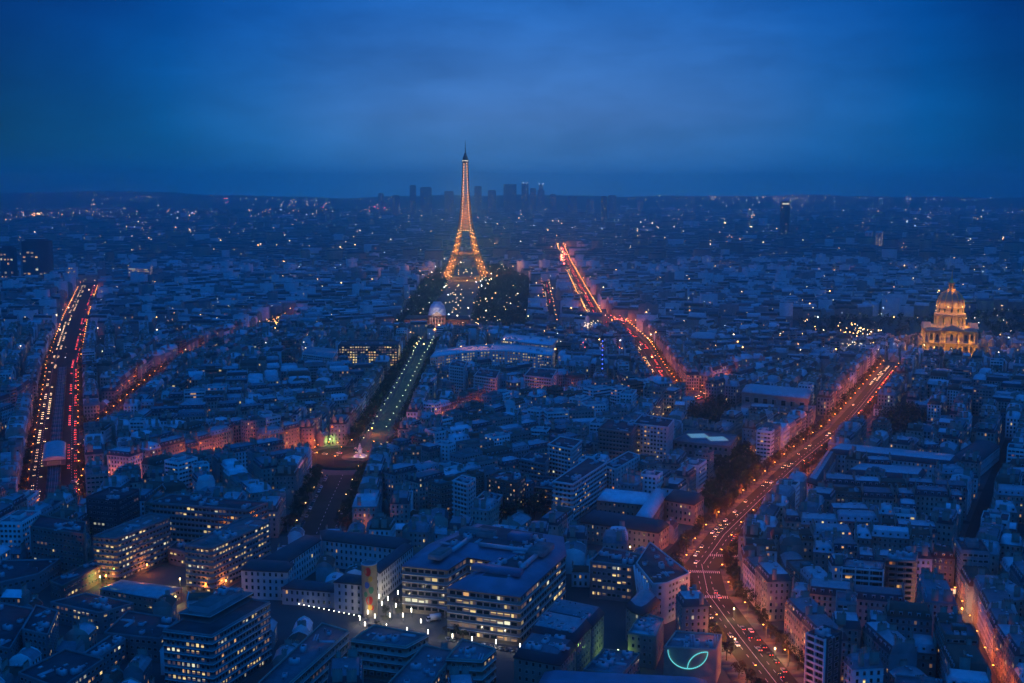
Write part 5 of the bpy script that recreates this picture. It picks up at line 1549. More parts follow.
# ------------------------------------------------------------------ the city further out, one mass
far = MB()
FSTREETS = [SG['far'], SG['bosquet'], SG['viaduct'], SG['diagonal']]
CHP = ccw([G(392, 333), G(425, 282), G(446, 268), G(500, 268), G(530, 282), G(526, 335)])
ESP = ccw([G(790, 345), (G(800, 322)), G(925, 318), G(1030, 312), G(1030, 345), G(905, 360)])
FOREST = ccw([G(-60, 222), G(-60, 207), G(420, 205), G(420, 213), G(250, 219)])
def blocked(x, y, r):
    for s in FSTREETS:
        for a, b in zip(s['pts'], s['pts'][1:]):
            if seg_dist(x, y, a, b) < s['w']/2 + r: return True
    for P in (CHP, ESP):
        if inside(offset_poly(P, -r), np.array([x]), np.array([y]))[0]: return True
    if math.hypot(x-DX, y-DY) < 60 + r or math.hypot(x-EX, y-EY) < 90 + r or math.hypot(x-MX, y-MY) < 75: return True
    return False
def far_house(x, y, rz, w_, d, h, lights):
    far.at(x, y, 0, rz)
    wall = rnd.choice(('cream', 'cream', 'white', 'grey', 'pink'))
    if rnd.random() < .14:
        h += rnd.choice((0, 4, 8, 12)); wall = rnd.choice(('white', 'white', 'grey'))
        far.prism([(-w_/2, -d/2), (w_/2, -d/2), (w_/2, d/2), (-w_/2, d/2)], 0, h + 4, wall, rnd.choice(('bitumen', 'gravel', 'zinc')))
        far.box(0, 0, h + 4, w_*.3, d*.4, 2.5, wall)
    else:
        far.prism([(-w_/2, -d/2), (w_/2, -d/2), (w_/2, d/2), (-w_/2, d/2)], 0, h, wall, wall)
        t = rnd.choice(('zinc', 'zinc', 'zinc_dark', 'zinc_pale', 'slate'))
        house_roof(far, w_, d, h, 'slate' if rnd.random() < .5 else t, t, wall)
        for s in (-1, 1):
            far.box(s*(w_/2-.5), 0, h + 2, .9, d*.35, 4.4, 'stack')
    for _ in range(lights):
        s = -1 if math.cos(rz) > 0 else 1
        e = s*(d/2 + .06); xx = rnd.uniform(-.45, .45)*w_; z = rnd.uniform(2.5, h-1); a, b = (xx-.8, xx+.8) if s < 0 else (xx+.8, xx-.8)
        far.face([(a, e, z-1.1), (b, e, z-1.1), (b, e, z+1.1), (a, e, z+1.1)], rnd.choice(('lit_warm', 'lit_yel', 'lit_dim', 'lit_white', 'lit_org')))
# blocks of courtyards, 1.25 to 3 km
cell = 210
for cj in range(5, 15):
    for ci in range(-9, 10):
        ang = rnd.choice((0.15, -0.5, 0.55, -0.15, 0.9)) + rnd.uniform(-.15, .15)
        cx_, cy_ = ci*cell + rnd.uniform(-20, 20), cj*cell + 100 + rnd.uniform(-20, 20)
        for r in range(-3, 4):
            yy = r*31 + (8 if r % 2 else 0)
            xx = -105
            while xx < 105:
                w_ = rnd.uniform(16, 34)
                c, s = math.cos(ang), math.sin(ang)
                X, Y = cx_ + (xx+w_/2)*c - yy*s, cy_ + (xx+w_/2)*s + yy*c
                xx += w_ + (8 if rnd.random() < .12 else 0)
                if abs(X-cx_) > cell/2 or abs(Y-cy_) > cell/2 or rnd.random() < .05: continue
                if not in_view(X, Y, 30) or Y < 1250: continue
                i, j = int((X-OX0)/CS), int((Y-OY0)/CS)
                if Y < 1690 and 9 <= i < OCC.shape[0]-9 and 9 <= j < OCC.shape[1]-9 and OCC[i-9:i+10:3, j-9:j+10:3].any(): continue
                if blocked(X, Y, 9): continue
                far_house(X, Y, ang, w_, rnd.uniform(12, 15), rnd.choice((14, 17, 18, 19, 20, 22)), rnd.choice((1, 1, 2, 3)) if rnd.random() < .34 else 0)
# beyond: larger and looser
for _ in range(12000):
    y = 3000 + 7200 * rnd.random()**1.35
    x = rnd.uniform(-.5, .5)*y*1.02
    if blocked(x, y, 20): continue
    if inside(FOREST, np.array([x]), np.array([y]))[0]: continue
    sc_ = 1 + y/6000
    hh = rnd.choice((12, 15, 18, 20, 22)) if rnd.random() < .96 else rnd.uniform(28, 50)
    far.at(x, y, 0, .35*math.sin(x/700 + y/1100) + rnd.choice((0, 0, 0, .12, -.12)))
    w_, d = rnd.uniform(13, 36)*sc_, rnd.uniform(10, 16)*sc_
    wl = rnd.choice(('cream', 'cream', 'grey', 'pink', 'white'))
    q = [(-w_/2, -d/2), (w_/2, -d/2), (w_/2, d/2), (-w_/2, d/2)]
    t = rnd.choice(('zinc', 'zinc_dark', 'zinc_pale', 'slate', 'bitumen'))
    far.rings([(q, 0, wl), (q, hh, 'slate'), (offset_poly(q, d*.2), hh + 4, t)], t)
    if rnd.random() < .22:
        for _ in range(rnd.choice((1, 1, 2, 3))):
            xx = rnd.uniform(-.4, .4)*w_; z = rnd.uniform(4, hh-2); e = -d/2-.1; r_ = .9 + y/5200
            far.face([(xx-r_, e, z-r_), (xx+r_, e, z-r_), (xx+r_, e, z+r_), (xx-r_, e, z+r_)], rnd.choice(('lit_warm', 'lit_yel', 'lit_white', 'lit_org')))
tag(far.at().build('distant_city'), 'endless mass of small far-off roofs fading into blue haze', kind='stuff')

# ------------------------------------------------------------------ trees
def tree_meshes(seed, m, hh, rr_):
    r_ = random.Random(seed)
    tb = MB()
    tb.lathe([(.32, 0, 'bark'), (.24, hh*.3, 'bark'), (.18, hh*.45, 'bark')], 7, 'bark')
    for i in range(6):
        a = i*1.05 + r_.random()*.5
        e = (math.cos(a)*rr_*.65, math.sin(a)*rr_*.65, hh*r_.uniform(.62, .92))
        tb.beam((0, 0, hh*(.34 + .02*i)), e, .2, 'bark', .06)
        tb.beam(tuple(c*.6 + k*.4 for c, k in zip(e, (0, 0, hh*.4))), (e[0]*1.2 + r_.uniform(-1, 1), e[1]*1.2 + r_.uniform(-1, 1), e[2] + .8), .1, 'bark', .04)
    cb = MB()
    cl = []
    for i in range(17):
        a, u = r_.uniform(0, 6.28), r_.uniform(.15, .85)**.5
        cl.append((math.cos(a)*rr_*u*.85, math.sin(a)*rr_*u*.85, hh*(.40 + .55*r_.random()*(1.05-u*.5)), rr_*r_.uniform(.22, .42)))
    for cx_, cy_, cz, cr_ in cl:
        for _ in range(24):
            v = Vector((r_.gauss(0, 1), r_.gauss(0, 1), r_.gauss(0, .75))); v = v.normalized()*cr_*r_.uniform(.35, 1.05)
            p = Vector((cx_, cy_, cz)) + v
            s_ = r_.uniform(.22, .5)
            u = Vector((r_.gauss(0, 1), r_.gauss(0, 1), r_.gauss(0, 1))).normalized(); w__ = u.orthogonal().normalized()
            cb.face([tuple(p - u*s_), tuple(p + w__*s_*.7), tuple(p + u*s_), tuple(p - w__*s_*.7)], m)
    return tb.mesh('trunk'), cb.mesh('crown')
TREES = [tree_meshes(i, 'leaf_a' if i % 2 else 'leaf_b', 11 + i % 3*1.5, 3.6 + .5*(i % 2)) for i in range(5)]
TSP = []                # (x, y, group phrase, label)
def line_trees(k, offs, step, words, start=4, end=1e9, grp=None):
    s = SG[k]
    for o in offs:
        n = 0
        deep = 'outer ' if len(offs) == 4 and o in (offs[0], offs[3]) else 'inner ' if len(offs) == 4 else ''
        for i, (x, y, t) in enumerate(walk(s['pts'], step, start + (step/2 if o > 0 else 0))):
            X, Y = x + math.sin(t)*o + rnd.uniform(-.8, .8), y - math.cos(t)*o + rnd.uniform(-.8, .8)
            if i*step > end or not in_view(X, Y, 10) or on_other_street(X, Y, k, -2) or rnd.random() < .08: continue
            if math.hypot(X-ROUND[0], Y-ROUND[1]) < RR + 2: continue
            n += 1
            TSP.append((X, Y, f"trees along {s['name']}", f"bare brown tree, {ordinal(n)} in the {deep}{words[0] if o < 0 else words[1]} row of {s['name']}", proj(X, Y, 6)))
line_trees('invalides', (-14.5, 14.5), 9.5, ('left', 'right'))
line_trees('tree', (-19, -15, 15, 19), 8.5, ('left', 'right'))
line_trees('lawn', (-20.5, -16, 16, 20.5), 8.5, ('left', 'right'))
line_trees('diagonal', (-11, 11), 10, ('left', 'right'))
line_trees('viaduct', (-20.2, 20.2), 10, ('left', 'right'), end=900)
line_trees('far', (-13.5, 13.5), 11, ('left', 'right'), end=420)
for i, (px, py) in enumerate(((398, 608), (403, 607), (378, 634), (384, 636), (371, 633), (446, 637), (456, 639), (463, 641), (386, 618))):
    x, y = G(px, py)
    TSP.append((x, y, 'trees on the hospital forecourt', f"small bare tree planted on the hospital forecourt, {ordinal(i+1)} from the stair tower side", proj(x, y, 6)))
for gname, poly in PARKG.items():
    X = [p[0] for p in poly]; Y = [p[1] for p in poly]
    n = 0; got = []
    for _ in range(900):
        x, y = rnd.uniform(min(X), max(X)), rnd.uniform(min(Y), max(Y))
        if not inside(offset_poly(poly, 3), np.array([x]), np.array([y]))[0] or any(math.hypot(x-a, y-b) < 6.2 for a, b in got): continue
        got.append((x, y))
    got.sort(key=lambda p: math.hypot(*p))
    for n, (x, y) in enumerate(got):
        TSP.append((x, y, f"trees of the {gname}", f"round dark tree in the {gname}, {ordinal(n+1)} counting from its lower edge", proj(x, y, 6)))
TSP.sort(key=lambda q: math.hypot(q[0], q[1]))
single_trees, more_trees = TSP[:300], TSP[300:]
for x, y, gr, lab, _ in single_trees:
    t = thing('tree', lab, 'tree', x, y, rnd.uniform(0, 6.28), group=gr)
    tm, cmh = rnd.choice(TREES)
    s_ = rnd.uniform(.8, 1.2)
    if 'round dark' in lab: s_ *= 1.2
    if 'small bare' in lab: s_ *= .55
    new('trunk', tm, t, scale=(s_, s_, s_)); new('crown', cmh, t, scale=(s_, s_, s_))
wd = MB()
def rough_tree(x, y, hh, r_, n, leaf):
    wd.at(x, y, 0, rnd.uniform(0, 6.28))
    m = rnd.choice(('leaf_a', 'leaf_b'))
    wd.box(0, 0, 0, .5, .5, hh*.45, 'bark')
    for _ in range(n):
        a, u = rnd.uniform(0, 6.28), math.sqrt(rnd.random())
        px_, py_, pz = math.cos(a)*r_*u, math.sin(a)*r_*u, hh*(.35 + .65*rnd.random()*(1-.45*u*u))
        e = [rnd.uniform(-leaf, leaf) for _ in range(9)]
        wd.face([(px_+e[0], py_+e[1], pz+e[2]), (px_+e[3], py_+e[4], pz+e[5]), (px_+e[6], py_+e[7], pz+e[8])], m)
for x, y, *_ in more_trees: rough_tree(x, y, rnd.uniform(10, 14), 4, 60, 1.3)
cax = (CH[1][0]-CH[0][0], CH[1][1]-CH[0][1])
X = [p[0] for p in CHP]; Y = [p[1] for p in CHP]
for _ in range(2600):
    x, y = rnd.uniform(min(X), max(X)), rnd.uniform(min(Y), max(Y))
    if not inside(CHP, np.array([x]), np.array([y]))[0]: continue
    t = (y - CH[0][1])/cax[1]; lx = x - (CH[0][0] + cax[0]*t)
    if abs(lx) < 38 or (abs(lx) < 75 and y < MY + 60) or math.hypot(x-EX, y-EY) < 75: continue
    if any(seg_dist(x, y, a, b) < SG['bosquet']['w']/2 + 3 for a, b in zip(SG['bosquet']['pts'], SG['bosquet']['pts'][1:])): continue
    rough_tree(x, y, rnd.uniform(12, 18), rnd.uniform(5, 8), 34, 2.0)
X = [p[0] for p in ESP]; Y = [p[1] for p in ESP]
for _ in range(900):
    x, y = rnd.uniform(min(X), max(X)), rnd.uniform(min(Y), max(Y))
    if inside(ESP, np.array([x]), np.array([y]))[0] and math.hypot(x-DX, y-DY) > 62 and rnd.random() < .7: rough_tree(x, y, rnd.uniform(10, 15), 5, 34, 1.8)
X = [p[0] for p in FOREST]; Y = [p[1] for p in FOREST]
for _ in range(2600):
    x, y = rnd.uniform(min(X), max(X)), rnd.uniform(min(Y), max(Y))
    if inside(FOREST, np.array([x]), np.array([y]))[0]: rough_tree(x, y, rnd.uniform(20, 34), 24, 14, 12)
tag(wd.at().build('distant_woods'), 'dark wooded park masses and far-off forest band', kind='stuff')

# ------------------------------------------------------------------ street lamps
def lamp_mesh(arm):
    p = MB(); p.lathe([(.16, 0, 'pole'), (.1, 8.4, 'pole')], 8, 'pole')
    if arm: p.beam((0, 0, 8.3), (1.6, 0, 8.8), .12, 'pole')
    return p.mesh('pole')
LPM = lamp_mesh(True)
HEADS = {}
for k in ('lamp_org', 'lamp_yel', 'lamp_grn', 'lamp_wht'):
    b = MB(); b.box(1.7, 0, 8.72, 1.1, .6, .22, 'pole', bottom=True); b.lathe([(.05, 8.30, k), (.36, 8.45, k), (.42, 8.70, k)], 8, k, cx=1.7)
    HEADS[k] = b.mesh('lamp_head')
LCOL = {'lamp_org': (1, .165, .014), 'lamp_yel': (1, .6, .25), 'lamp_grn': (.75, 1, .42), 'lamp_wht': (1, .85, .6)}
LPOW = {'invalides': 7500, 'lawn': 300, 'tree': 300, 'west': 3600, 'east': 3200, 'viaduct': 1900, 'diagonal': 2400, 'red': 3200, 'far': 4600, 'branch': 3600, 'bosquet': 900, 'cross': 3600, 'alley': 3800, 'vaneau': 700}
LAMPS = []
for k, s in SG.items():
    if not s['lamp']: continue
    off = s['cw']/2 + 1.2 if k != 'lawn' else 8.5
    for side in (-1, 1):
        if k == 'alley' and side < 0: continue
        n = 0
        for i, (x, y, t) in enumerate(walk(s['pts'], s['sp'], 6 + (s['sp']/2 if side > 0 else 0))):
            X, Y = x + math.sin(t)*off*side, y - math.cos(t)*off*side
            if not in_view(X, Y, 40) or on_other_street(X, Y, k, -4): continue
            n += 1
            LAMPS.append((X, Y, t, side, k, n))
for i in range(9):
    a = 2*math.pi*i/9 + .2
    LAMPS.append((ROUND[0] + 29*math.cos(a), ROUND[1] + 29*math.sin(a), a, 1, 'roundabout', i + 1))
SG['roundabout'] = dict(name='the roundabout ring', pts=[(0, -900), (0, -901)], w=1, cw=1, lamp='lamp_org', sp=0)
LPOW['roundabout'] = 3200
LAMPS.sort(key=lambda q: math.hypot(q[0], q[1]))
HUE = {'lamp_org': 'orange', 'lamp_yel': 'warm', 'lamp_grn': 'greenish', 'lamp_wht': 'white'}
for i, (x, y, t, side, k, n) in enumerate(LAMPS[:300]):
    lm = SG[k]['lamp']
    o = thing('street_lamp', f"{HUE[lm]} street lamp, {ordinal(n)} on the {'right' if side > 0 else 'left'} kerb of {SG[k]['name']}", 'street lamp', x, y, t + (math.pi/2 if side > 0 else -math.pi/2), z=.1, group=f"street lamps of {SG[k]['name']}")
    new('pole', LPM, o)
    hd = new('lamp_head', HEADS[lm], o)
    light('lamp_light', hd, (1.7, 0, 8.0), LPOW[k]*rnd.uniform(.7, 1.25), LCOL[lm], .35)
fl_ = MB()
for q_, (x, y, t, side, k, n) in enumerate(LAMPS[300:]):
    if q_ % 2 == 0: light('far_lamp_light', None, (x, y, 7.6), LPOW[k]*2.2, LCOL[SG[k]['lamp']], .5)
    fl_.at(x, y, 0, 0); fl_.box(0, 0, 0, .3, .3, 8, 'pole'); fl_.ball(0, 0, 8.4, .55, SG[k]['lamp'])
# forecourt light columns of the hospital
FC = [(398, 599), (388, 605), (382, 610), (411.5, 617), (390, 622), (403, 622), (421, 628), (420, 612), (360, 625), (375, 623), (368, 619), (365, 631), (386.6, 633), (407, 636.5), (428, 639), (452.5, 643), (472, 646), (496, 649), (520, 653), (396, 612), (379, 603), (414, 606)]
cmx = MB(); cmx.lathe([(.2, 0, 'pole'), (.2, 2.6, 'pole')], 8, 'pole'); cpm = cmx.mesh('post')
cmx = MB(); cmx.lathe([(.16, 2.62, 'lamp_wht'), (.2, 2.7, 'lamp_wht'), (.2, 4.7, 'lamp_wht'), (.1, 4.8, 'lamp_wht')], 10, 'lamp_wht'); ctm = cmx.mesh('light_tube')
fcs = sorted(FC, key=lambda p: p[1])
for i, (px, py) in enumerate(fcs):
    x, y = G(px, py)
    o = thing('light_column', f"glowing white light column on the hospital forecourt, {ordinal(i+1)} counting from the stair tower outward", 'light column', x, y, group='light columns of the forecourt')
    new('post', cpm, o); tb = new('light_tube', ctm, o)
    light('column_light', tb, (0, -.6, 4.4), 600, (1, .85, .6), .3)
pl = MB()
for qq in ([(392, 606), (404, 604), (410, 611), (396, 614)], [(372, 631), (390, 634), (384, 640), (366, 637)], [(440, 634), (470, 640), (466, 644), (436, 639)], [(380, 616), (388, 615), (392, 619), (383, 621)]):
    P = ccw([G(*p) for p in qq])
    pl.prism(P, .02, .22, 'pavement', 'pavement'); pl.prism(offset_poly(P, .5), .22, .28, 'lawn', 'lawn')
struct('forecourt_planting_ground', pl)
# low wall lamps along the old hospital's front
for i in range(16):
    x, y = G(284 + i*5, 603 + i*1.0)
    o = thing('bollard_lamp', f"tiny white bollard lamp before the old hospital front, {ordinal(i+1)} from its left end", 'bollard lamp', x, y, group='bollard lamps before the old hospital')
    b = MB(); b.lathe([(.12, 0, 'pole'), (.12, .9, 'pole')], 8, 'pole'); b.build('post', o)
    b = MB(); b.ball(0, 0, 1.15, .3, 'lamp_wht'); b.build('lamp_head', o)

# single bright lamps seen on house fronts: real lanterns that light the wall behind them
SPOTS = [(372, 429, 'org', 9000), (261, 452, 'org', 9000), (201, 463, 'org', 8000), (319, 437, 'red', 3500), (372, 411, 'red', 3000), (360, 531, 'org', 6500), (420, 533, 'org', 4500), (756, 451, 'org', 6500), (843, 397, 'yel', 5200), (898, 338, 'org', 30000),
         (106, 577, 'org', 4200), (226, 582, 'org', 3500), (206, 585, 'org', 3500), (147, 566, 'org', 3000), (100, 578, 'grn', 1500), (180, 580, 'yel', 2500), (734, 610, 'yel', 4500), (560, 595, 'org', 2500), (630, 548, 'yel', 1200), (618, 652, 'grn', 1500),
         (573, 642, 'yel', 2500), (950, 604, 'wht', 5200), (1014, 676, 'org', 5500), (990, 640, 'org', 5000), (962, 610, 'org', 5000), (30, 505, 'org', 5200), (75, 500, 'org', 7000), (10, 492, 'org', 5000), (290, 460, 'grn', 2500), (330, 440, 'grn', 2500), (300, 455, 'yel', 2500), (745, 575, 'org', 9000), (735, 640, 'yel', 4000), (775, 650, 'yel', 3500)]
SL = {'org': ('lamp_org', (1, .24, .03), 'orange'), 'red': ('lamp_red', (1, .12, .08), 'red'), 'grn': ('lamp_grn', (.5, 1, .2), 'green'), 'yel': ('lamp_yel', (1, .68, .28), 'yellow'), 'wht': ('lamp_wht', (1, .9, .7), 'white')}
NEAR = [('domed church', DX, DY), ('white hospital', *G(330, 585)), ('glass hospital', *G(480, 570)), ('roundabout', *ROUND), ('garden institute', *G(625, 530)), ('office tower', *G(215, 640)), ('station hall', *G(59, 452)), ('balcony block', *G(862, 600)), ('crossing', *G(705, 570)), ('turquoise sign', *G(690, 665)), ('low pavilion', *G(140, 600)), ('long chapel', *G(775, 405)), ('orange-lit yard', *G(945, 465))]
SCN = {}
for px, py, kd, pw in SPOTS:
    x, y = G(px, py, 5)
    m_, col, hue = SL[kd]
    nn = min(NEAR, key=lambda q: math.hypot(q[1]-x, q[2]-y))[0]
    SCN[(hue, nn)] = SCN.get((hue, nn), 0) + 1
    o = thing('lantern', f"bright {hue} lantern near the {nn}, {ordinal(SCN[(hue, nn)])} of its colour there", 'lantern', x, y, group='bright single lanterns')
    b = MB(); b.lathe([(.14, 0, 'pole'), (.09, 5.2, 'pole')], 8, 'pole'); b.build('post', o)
    b = MB(); b.lathe([(.2, 5.2, m_), (.4, 5.6, m_), (.34, 6.1, m_), (.1, 6.3, m_)], 8, m_); hd = b.build('lamp_head', o)
    light('lantern_light', hd, (0, -.9, 5.6), pw, col, .5)

# far lamps: scattered, then the clusters one can make out
def far_lamp(x, y, z, r_, m): fl_.at(x, y, 0, 0); fl_.ball(0, 0, z, r_, m)
for _ in range(4200):
    y = 1350 + 8800 * rnd.random()**1.25
    x = rnd.uniform(-.48, .48)*y
    far_lamp(x, y, rnd.uniform(5, 26), (.22 + y/7500)*rnd.choice((.4, .5, .65, .85, .85, 1.2, 1.7)), rnd.choice(('far_org', 'far_yel', 'far_org', 'far_yel', 'far_wht', 'far_org', 'far_yel', 'far_org')))
CL = [(37, 214, 5, 2, 22, 'far_org', 9), (93, 210, 5, 5, 14, 'far_org', 6), (150, 205, 26, 3, 14, 'far_yel', 5), (190, 214, 20, 3, 12, 'far_wht', 5), (225, 205, 8, 5, 8, 'far_red', 5), (300, 207, 40, 1, 14, 'far_org', 6), (322, 212, 4, 4, 10, 'far_red', 6),
      (378, 210, 9, 3, 26, 'far_red', 6), (386, 212, 5, 3, 10, 'far_wht', 8), (290, 268, 9, 6, 24, 'far_org', 3), (350, 270, 9, 5, 20, 'far_wht', 3), (300, 278, 12, 2, 16, 'far_yel', 3), (245, 262, 20, 8, 26, 'far_yel', 3), (215, 265, 14, 8, 18, 'far_wht', 2.6),
      (482, 285, 6, 10, 12, 'far_wht', 2.0), (494, 245, 3, 3, 4, 'far_org', 10), (500, 262, 8, 10, 9, 'far_yel', 1.6), (525, 270, 22, 20, 7, 'far_yel', .8), (520, 290, 25, 14, 6, 'far_yel', .8), (410, 285, 22, 22, 12, 'far_yel', .9), (430, 265, 14, 8, 14, 'far_wht', 2.2), (465, 272, 14, 4, 14, 'far_yel', 1.6), (393, 253, 5, 2, 10, 'far_wht', 3),
      (563, 256, 3, 9, 30, 'far_red', 4), (590, 210, 3, 1, 3, 'far_wht', 8), (632, 224, 8, 1, 12, 'far_org', 6), (652, 223, 2, 1, 4, 'far_yel', 12), (676, 214, 1, 1, 3, 'far_wht', 9), (693, 224, 3, 1, 5, 'far_yel', 9), (725, 223, 1, 1, 2, 'far_yel', 12), (752, 215, 5, 3, 16, 'far_org', 7), (724, 223, 20, 1, 10, 'far_wht', 5),
      (633, 254, 8, 4, 34, 'far_yel', 3), (683, 266, 6, 1.5, 26, 'far_red', 4.5), (725, 264.5, 8, .8, 30, 'far_yel', 3.4), (695, 265, 60, 3, 50, 'far_org', 2.6), (790, 198, 30, 2, 18, 'far_yel', 7), (855, 222, 1, 1, 2, 'far_wht', 10), (834, 222, 1, 1, 2, 'far_yel', 10), (800, 212, 30, 3, 20, 'far_org', 5),
      (832, 271, 14, 1.6, 60, 'far_org', 3.4), (848, 272, 5, 1, 16, 'far_red', 4.5), (846, 264, 6, 3, 14, 'far_org', 3), (885, 250, 8, 3, 20, 'far_wht', 3), (905, 252, 6, 3, 16, 'far_red', 3), (925, 215, 20, 3, 20, 'far_red', 5), (970, 243, 20, 4, 34, 'far_yel', 3), (995, 272, 20, 6, 36, 'far_yel', 2.6), (945, 236, 6, 2, 6, 'far_yel', 4),
      (855, 345, 20, 3, 26, 'far_yel', 1.0), (860, 330, 30, 6, 30, 'far_org', 1.4), (690, 340, 10, 8, 14, 'far_org', 1.2), (905, 268, 40, 5, 34, 'far_org', 2.6), (70, 260, 30, 10, 40, 'far_yel', 2.0), (25, 268, 22, 18, 40, 'far_yel', 1.8), (140, 255, 40, 8, 30, 'far_yel', 2.2),
      (276, 322, 10, 4, 40, 'far_org', 1.0), (283, 318, 7, 3, 20, 'far_yel', 1.2), (245, 345, 14, 4, 20, 'far_yel', .9), (455, 300, 9, 14, 26, 'far_yel', 1.2), (560, 338, 40, 4, 60, 'far_yel', .9), (592, 325, 10, 4, 34, 'far_yel', 1.1), (575, 345, 50, 4, 40, 'far_red', .9), (620, 320, 14, 5, 34, 'far_red', 1.0), (950, 330, 30, 10, 10, 'far_wht', 1.2), (480, 322, 40, 8, 22, 'far_yel', .9),
      (300, 200, 120, 4, 30, 'far_yel', 5), (720, 200, 120, 4, 60, 'far_yel', 5), (900, 202, 110, 6, 50, 'far_wht', 5), (100, 200, 60, 4, 20, 'far_yel', 5)]
for px, py, sx, sy, n, m_, r_ in CL:
    for _ in range(n):
        qx, qy = rnd.gauss(px, sx*.5), rnd.gauss(py, sy*.5)
        if qy < 201:
            y = rnd.uniform(10500, 12800); x = (qx-512)/F*y*1.0; z = hill_h(x, y) + 6
        else:
            x, y = G(qx, max(qy, 206), 14); z = 14
            if y > 9200: z = max(14, hill_h(x, y) + 8)
        far_lamp(x, y, z, r_*(.5 if qy < 240 else .36)*rnd.uniform(.5, 1.2), m_ if rnd.random() < .75 else rnd.choice(('far_yel', 'far_org')))
tag(fl_.at().build('distant_lamps'), 'countless tiny lamps scattered over the far city', kind='stuff')

# ------------------------------------------------------------------ cars
def car_meshes(paint):
    b = MB()
    lower = [(-.86, -2.15), (.86, -2.15), (.9, -1.6), (.9, 1.6), (.82, 2.15), (-.82, 2.15), (-.9, 1.6), (-.9, -1.6)]
    mid = [(x*.98, y*.985) for x, y in lower]
    b.rings([(offset_poly(lower, .08), .22, paint), (lower, .4, paint), (lower, .68, paint), (mid, .88, paint)], paint)
    body = b.mesh('body')
    b = MB()
    c0 = [(-.78, -1.75), (.78, -1.75), (.78, .85), (-.78, .85)]; c1 = [(-.62, -1.15), (.62, -1.15), (.62, .2), (-.62, .2)]
    b.rings([(c0, .885, 'glass'), (c1, 1.42, paint), (offset_poly(c1, .06), 1.47, paint)], paint)
    cabin = b.mesh('cabin')
    return body, cabin
CARS = {k: car_meshes(k) for k in ('car_dark', 'car_grey', 'car_white')}
b = MB(); b.lathe([(.1, -.1, 'metal'), (.33, -.1, 'tyre'), (.33, .1, 'tyre'), (.1, .1, 'metal')], 10, 'tyre'); 
b.v = [(v[2], v[0], v[1]) for v in b.v]; WHEEL = b.mesh('wheel')
b = MB(); b.box(0, 0, -.1, .34, .1, .2, 'head'); HL = b.mesh('headlight')
b = MB(); b.box(0, 0, -.09, .32, .1, .18, 'tail'); TLM = b.mesh('tail_light')
b = MB(); b.box(0, 0, -.13, .3, .1, .2, 'metal'); HLO = b.mesh('headlight')
b = MB(); b.box(0, 0, -.13, .3, .1, .2, 'tyre'); TLO = b.mesh('tail_light')
CAR_SPEC = []
def traffic(k, offs, gap, words, lo=0, hi=1e9, jam=0.0, stop=1e9):
    s = SG[k]
    for o, away in offs:                                # offset right of the walk; away: drives the way we walk
        d = lo + rnd.uniform(0, 15); n = 0
        for x, y, t in walk(s['pts'], 1.0):
            pass
        Lk = min(plen(s['pts']), hi)
        while d < Lk:
            x, y, t = at_along(s['pts'], d)
            X, Y = x + math.sin(t)*o, y - math.cos(t)*o
            d += gap[0] + (rnd.uniform(0, 3) if rnd.random() < .6 else rnd.expovariate(1/(gap[1]*2.2)))
            if not in_view(X, Y, 5): continue
            n += 1
            CAR_SPEC.append((X, Y, t - math.pi/2 + (0 if away else math.pi), k, o, away, n, True, ZST[k]))
traffic('invalides', [(-7.6, False), (-4.4, False), (4.4, True), (7.6, True)], (8, 16), 0)
traffic('viaduct', [(-14.8, False), (-9.8, False), (9.8, True), (14.8, True)], (9, 17), 0)
traffic('red', [(-4, False), (-1.5, False), (1.5, True), (4.4, True)], (7, 9), 0)
traffic('west', [(-3.5, False), (3.5, True)], (8, 14), 0)
traffic('east', [(-3, False), (3, True)], (8, 16), 0)
traffic('far', [(-7, False), (-3.6, False), (3.6, True), (7, True)], (9, 16), 0)
traffic('branch', [(-3, False), (3, True)], (7, 6), 0)
traffic('diagonal', [(-3, False), (3, True)], (14, 35), 0)
traffic('bosquet', [(-3, False), (3, True)], (14, 28), 0)
for k, offs in (('tree', (-11.5, 11.5)), ('alley', (-2.3,)), ('lawn', (-13, 13))):
    for o in offs:
        for n, (x, y, t) in enumerate(walk(SG[k]['pts'], 6.2, 5)):
            X, Y = x + math.sin(t)*o, y - math.cos(t)*o
            if rnd.random() < .35 or not in_view(X, Y, 5): continue
            CAR_SPEC.append((X, Y, t - math.pi/2, k, o, True, n + 1, False, .3 if k == 'lawn' else ZST[k]))
for i in range(14):                                    # parked in the forecourt
    x, y = G(448 + i*5.2, 640 + i*.9); CAR_SPEC.append((x, y, .4, 'forecourt', 0, True, i + 1, False, .02))
CAR_SPEC.sort(key=lambda q: math.hypot(q[0], q[1]))
CN = {'car_dark': 'dark', 'car_grey': 'grey', 'car_white': 'white'}
OFFN = {}
for q in CAR_SPEC: OFFN.setdefault(q[3], set()).add(q[4])
def lane_word(k, o):
    v = sorted(OFFN[k]); return ordinal(v.index(o) + 1)
tr_ = MB()
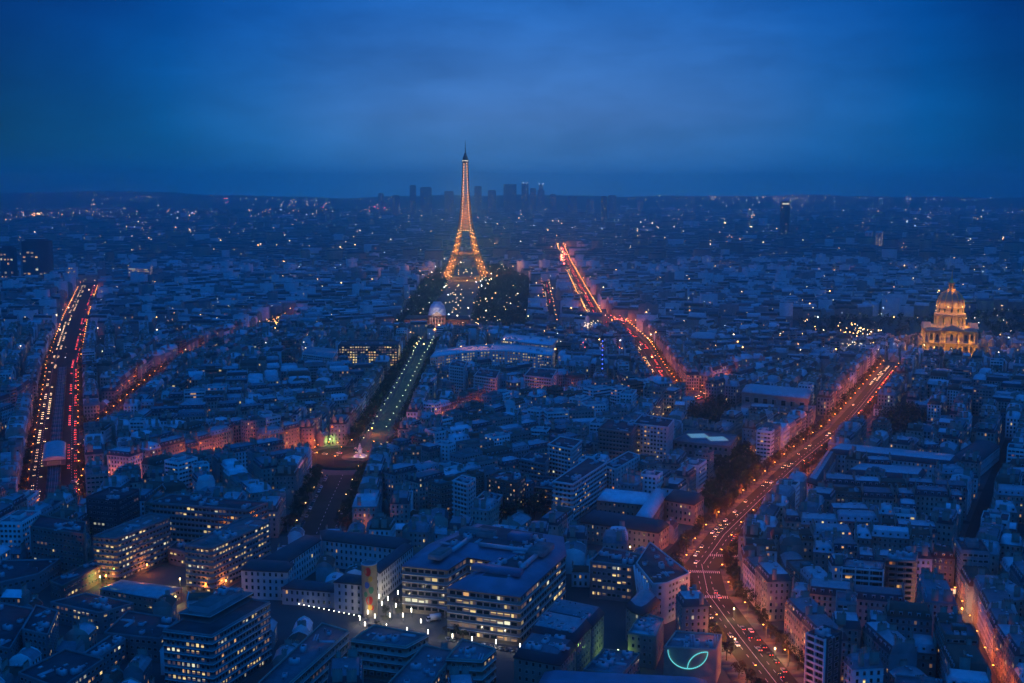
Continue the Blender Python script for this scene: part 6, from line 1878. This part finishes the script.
for i, (x, y, rz, k, o, away, n, on, z) in enumerate(CAR_SPEC):
    paint = rnd.choice(('car_dark', 'car_dark', 'car_dark', 'car_grey', 'car_grey', 'car_white'))
    if i < 300:
        if k == 'forecourt': lab = f"{CN[paint]} car parked on the hospital forecourt, {ordinal(n)} from the pale canopy"
        elif on: lab = f"{CN[paint]} car {'with red tail lights' if away else 'with white headlights'}, {ordinal(n)} in {lane_word(k, o)} lane of {SG[k]['name']}"
        else: lab = f"{CN[paint]} parked car, {ordinal(n)} place in {lane_word(k, o)} parking line of {SG[k]['name']}"
        c = thing('car', lab, 'car', x, y, rz, z=z, group=f"cars on {SG[k]['name']}" if k in SG else 'cars on the forecourt')
        bo, ca = CARS[paint]
        new('body', bo, c); new('cabin', ca, c)
        if math.hypot(x, y) < 900:
            for sx in (-1, 1):
                for yy in (-1.35, 1.35): new('wheel', WHEEL, c, (sx*.82, yy, .33))
        for sx in (-1, 1):
            new('headlight', HL if on else HLO, c, (sx*.6, 2.16, .66)); new('tail_light', TLM if on else TLO, c, (sx*.62, -2.16, .72))
    else:
        tr_.at(x, y, z, rz)
        tr_.box(0, 0, .25, 1.8, 4.3, .65, paint); tr_.box(0, -.3, .9, 1.5, 2.2, .55, 'glass', paint)
        if on:
            for sx in (-1, 1):
                tr_.box(sx*.6, 2.2, .5, .5, .1, .34, 'head'); tr_.box(sx*.6, -2.2, .55, .5, .1, .34, 'tail')
tag(tr_.at().build('distant_traffic'), 'streams of far cars with red and white lights', kind='stuff')
# white delivery lorry on the forecourt
x, y = G(434, 621)
lo = thing('delivery_lorry', 'white box lorry parked by the glass hospital entrance', 'lorry', x, y, 1.9)
b = MB(); b.box(0, -.8, .9, 2.4, 5.6, 2.7, 'car_white', bottom=True); b.build('box_body', lo)
b = MB(); b.rings([([(-1.1, 2.1), (1.1, 2.1), (1.1, 3.9), (-1.1, 3.9)], .6, 'car_white'), ([(-1.1, 2.1), (1.1, 2.1), (1.1, 3.9), (-1.1, 3.9)], 1.6, 'glass'), ([(-1.05, 2.1), (1.05, 2.1), (1.05, 3.5), (-1.05, 3.5)], 2.5, 'car_white')], 'car_white'); b.build('cab', lo)
for sx in (-1, 1):
    for yy in (-2.4, 2.9): new('wheel', WHEEL, lo, (sx*.98, yy, .45), 0, (1.3, 1.3, 1.3))
# shop awning light box at the head of the narrow street
x, y = G(950, 600)
sb = thing('light_box', 'bright white shop light box at the head of the narrow orange street', 'shop sign', x, y, .2)
b = MB(); b.box(0, 0, 3.2, 6, 1.2, 3.2, 'metal', bottom=True); b.build('casing', sb)
b = MB(); b.box(0, -.66, 3.5, 5.4, .1, 2.6, 'lit_white'); b.build('lit_panel', sb)
for sx in (-1, 1):
    b = MB(); b.box(sx*2.4, 0, 0, .3, .3, 3.2, 'metal'); b.build('post', sb)
print('LOTS', len(LOTS), 'houses', len(houses), 'sheds', len(sheds), 'blocks', len(blocks_), 'trees', len(TSP), 'lamps', len(LAMPS), 'cars', len(CAR_SPEC), 'objects', len(sc.objects))
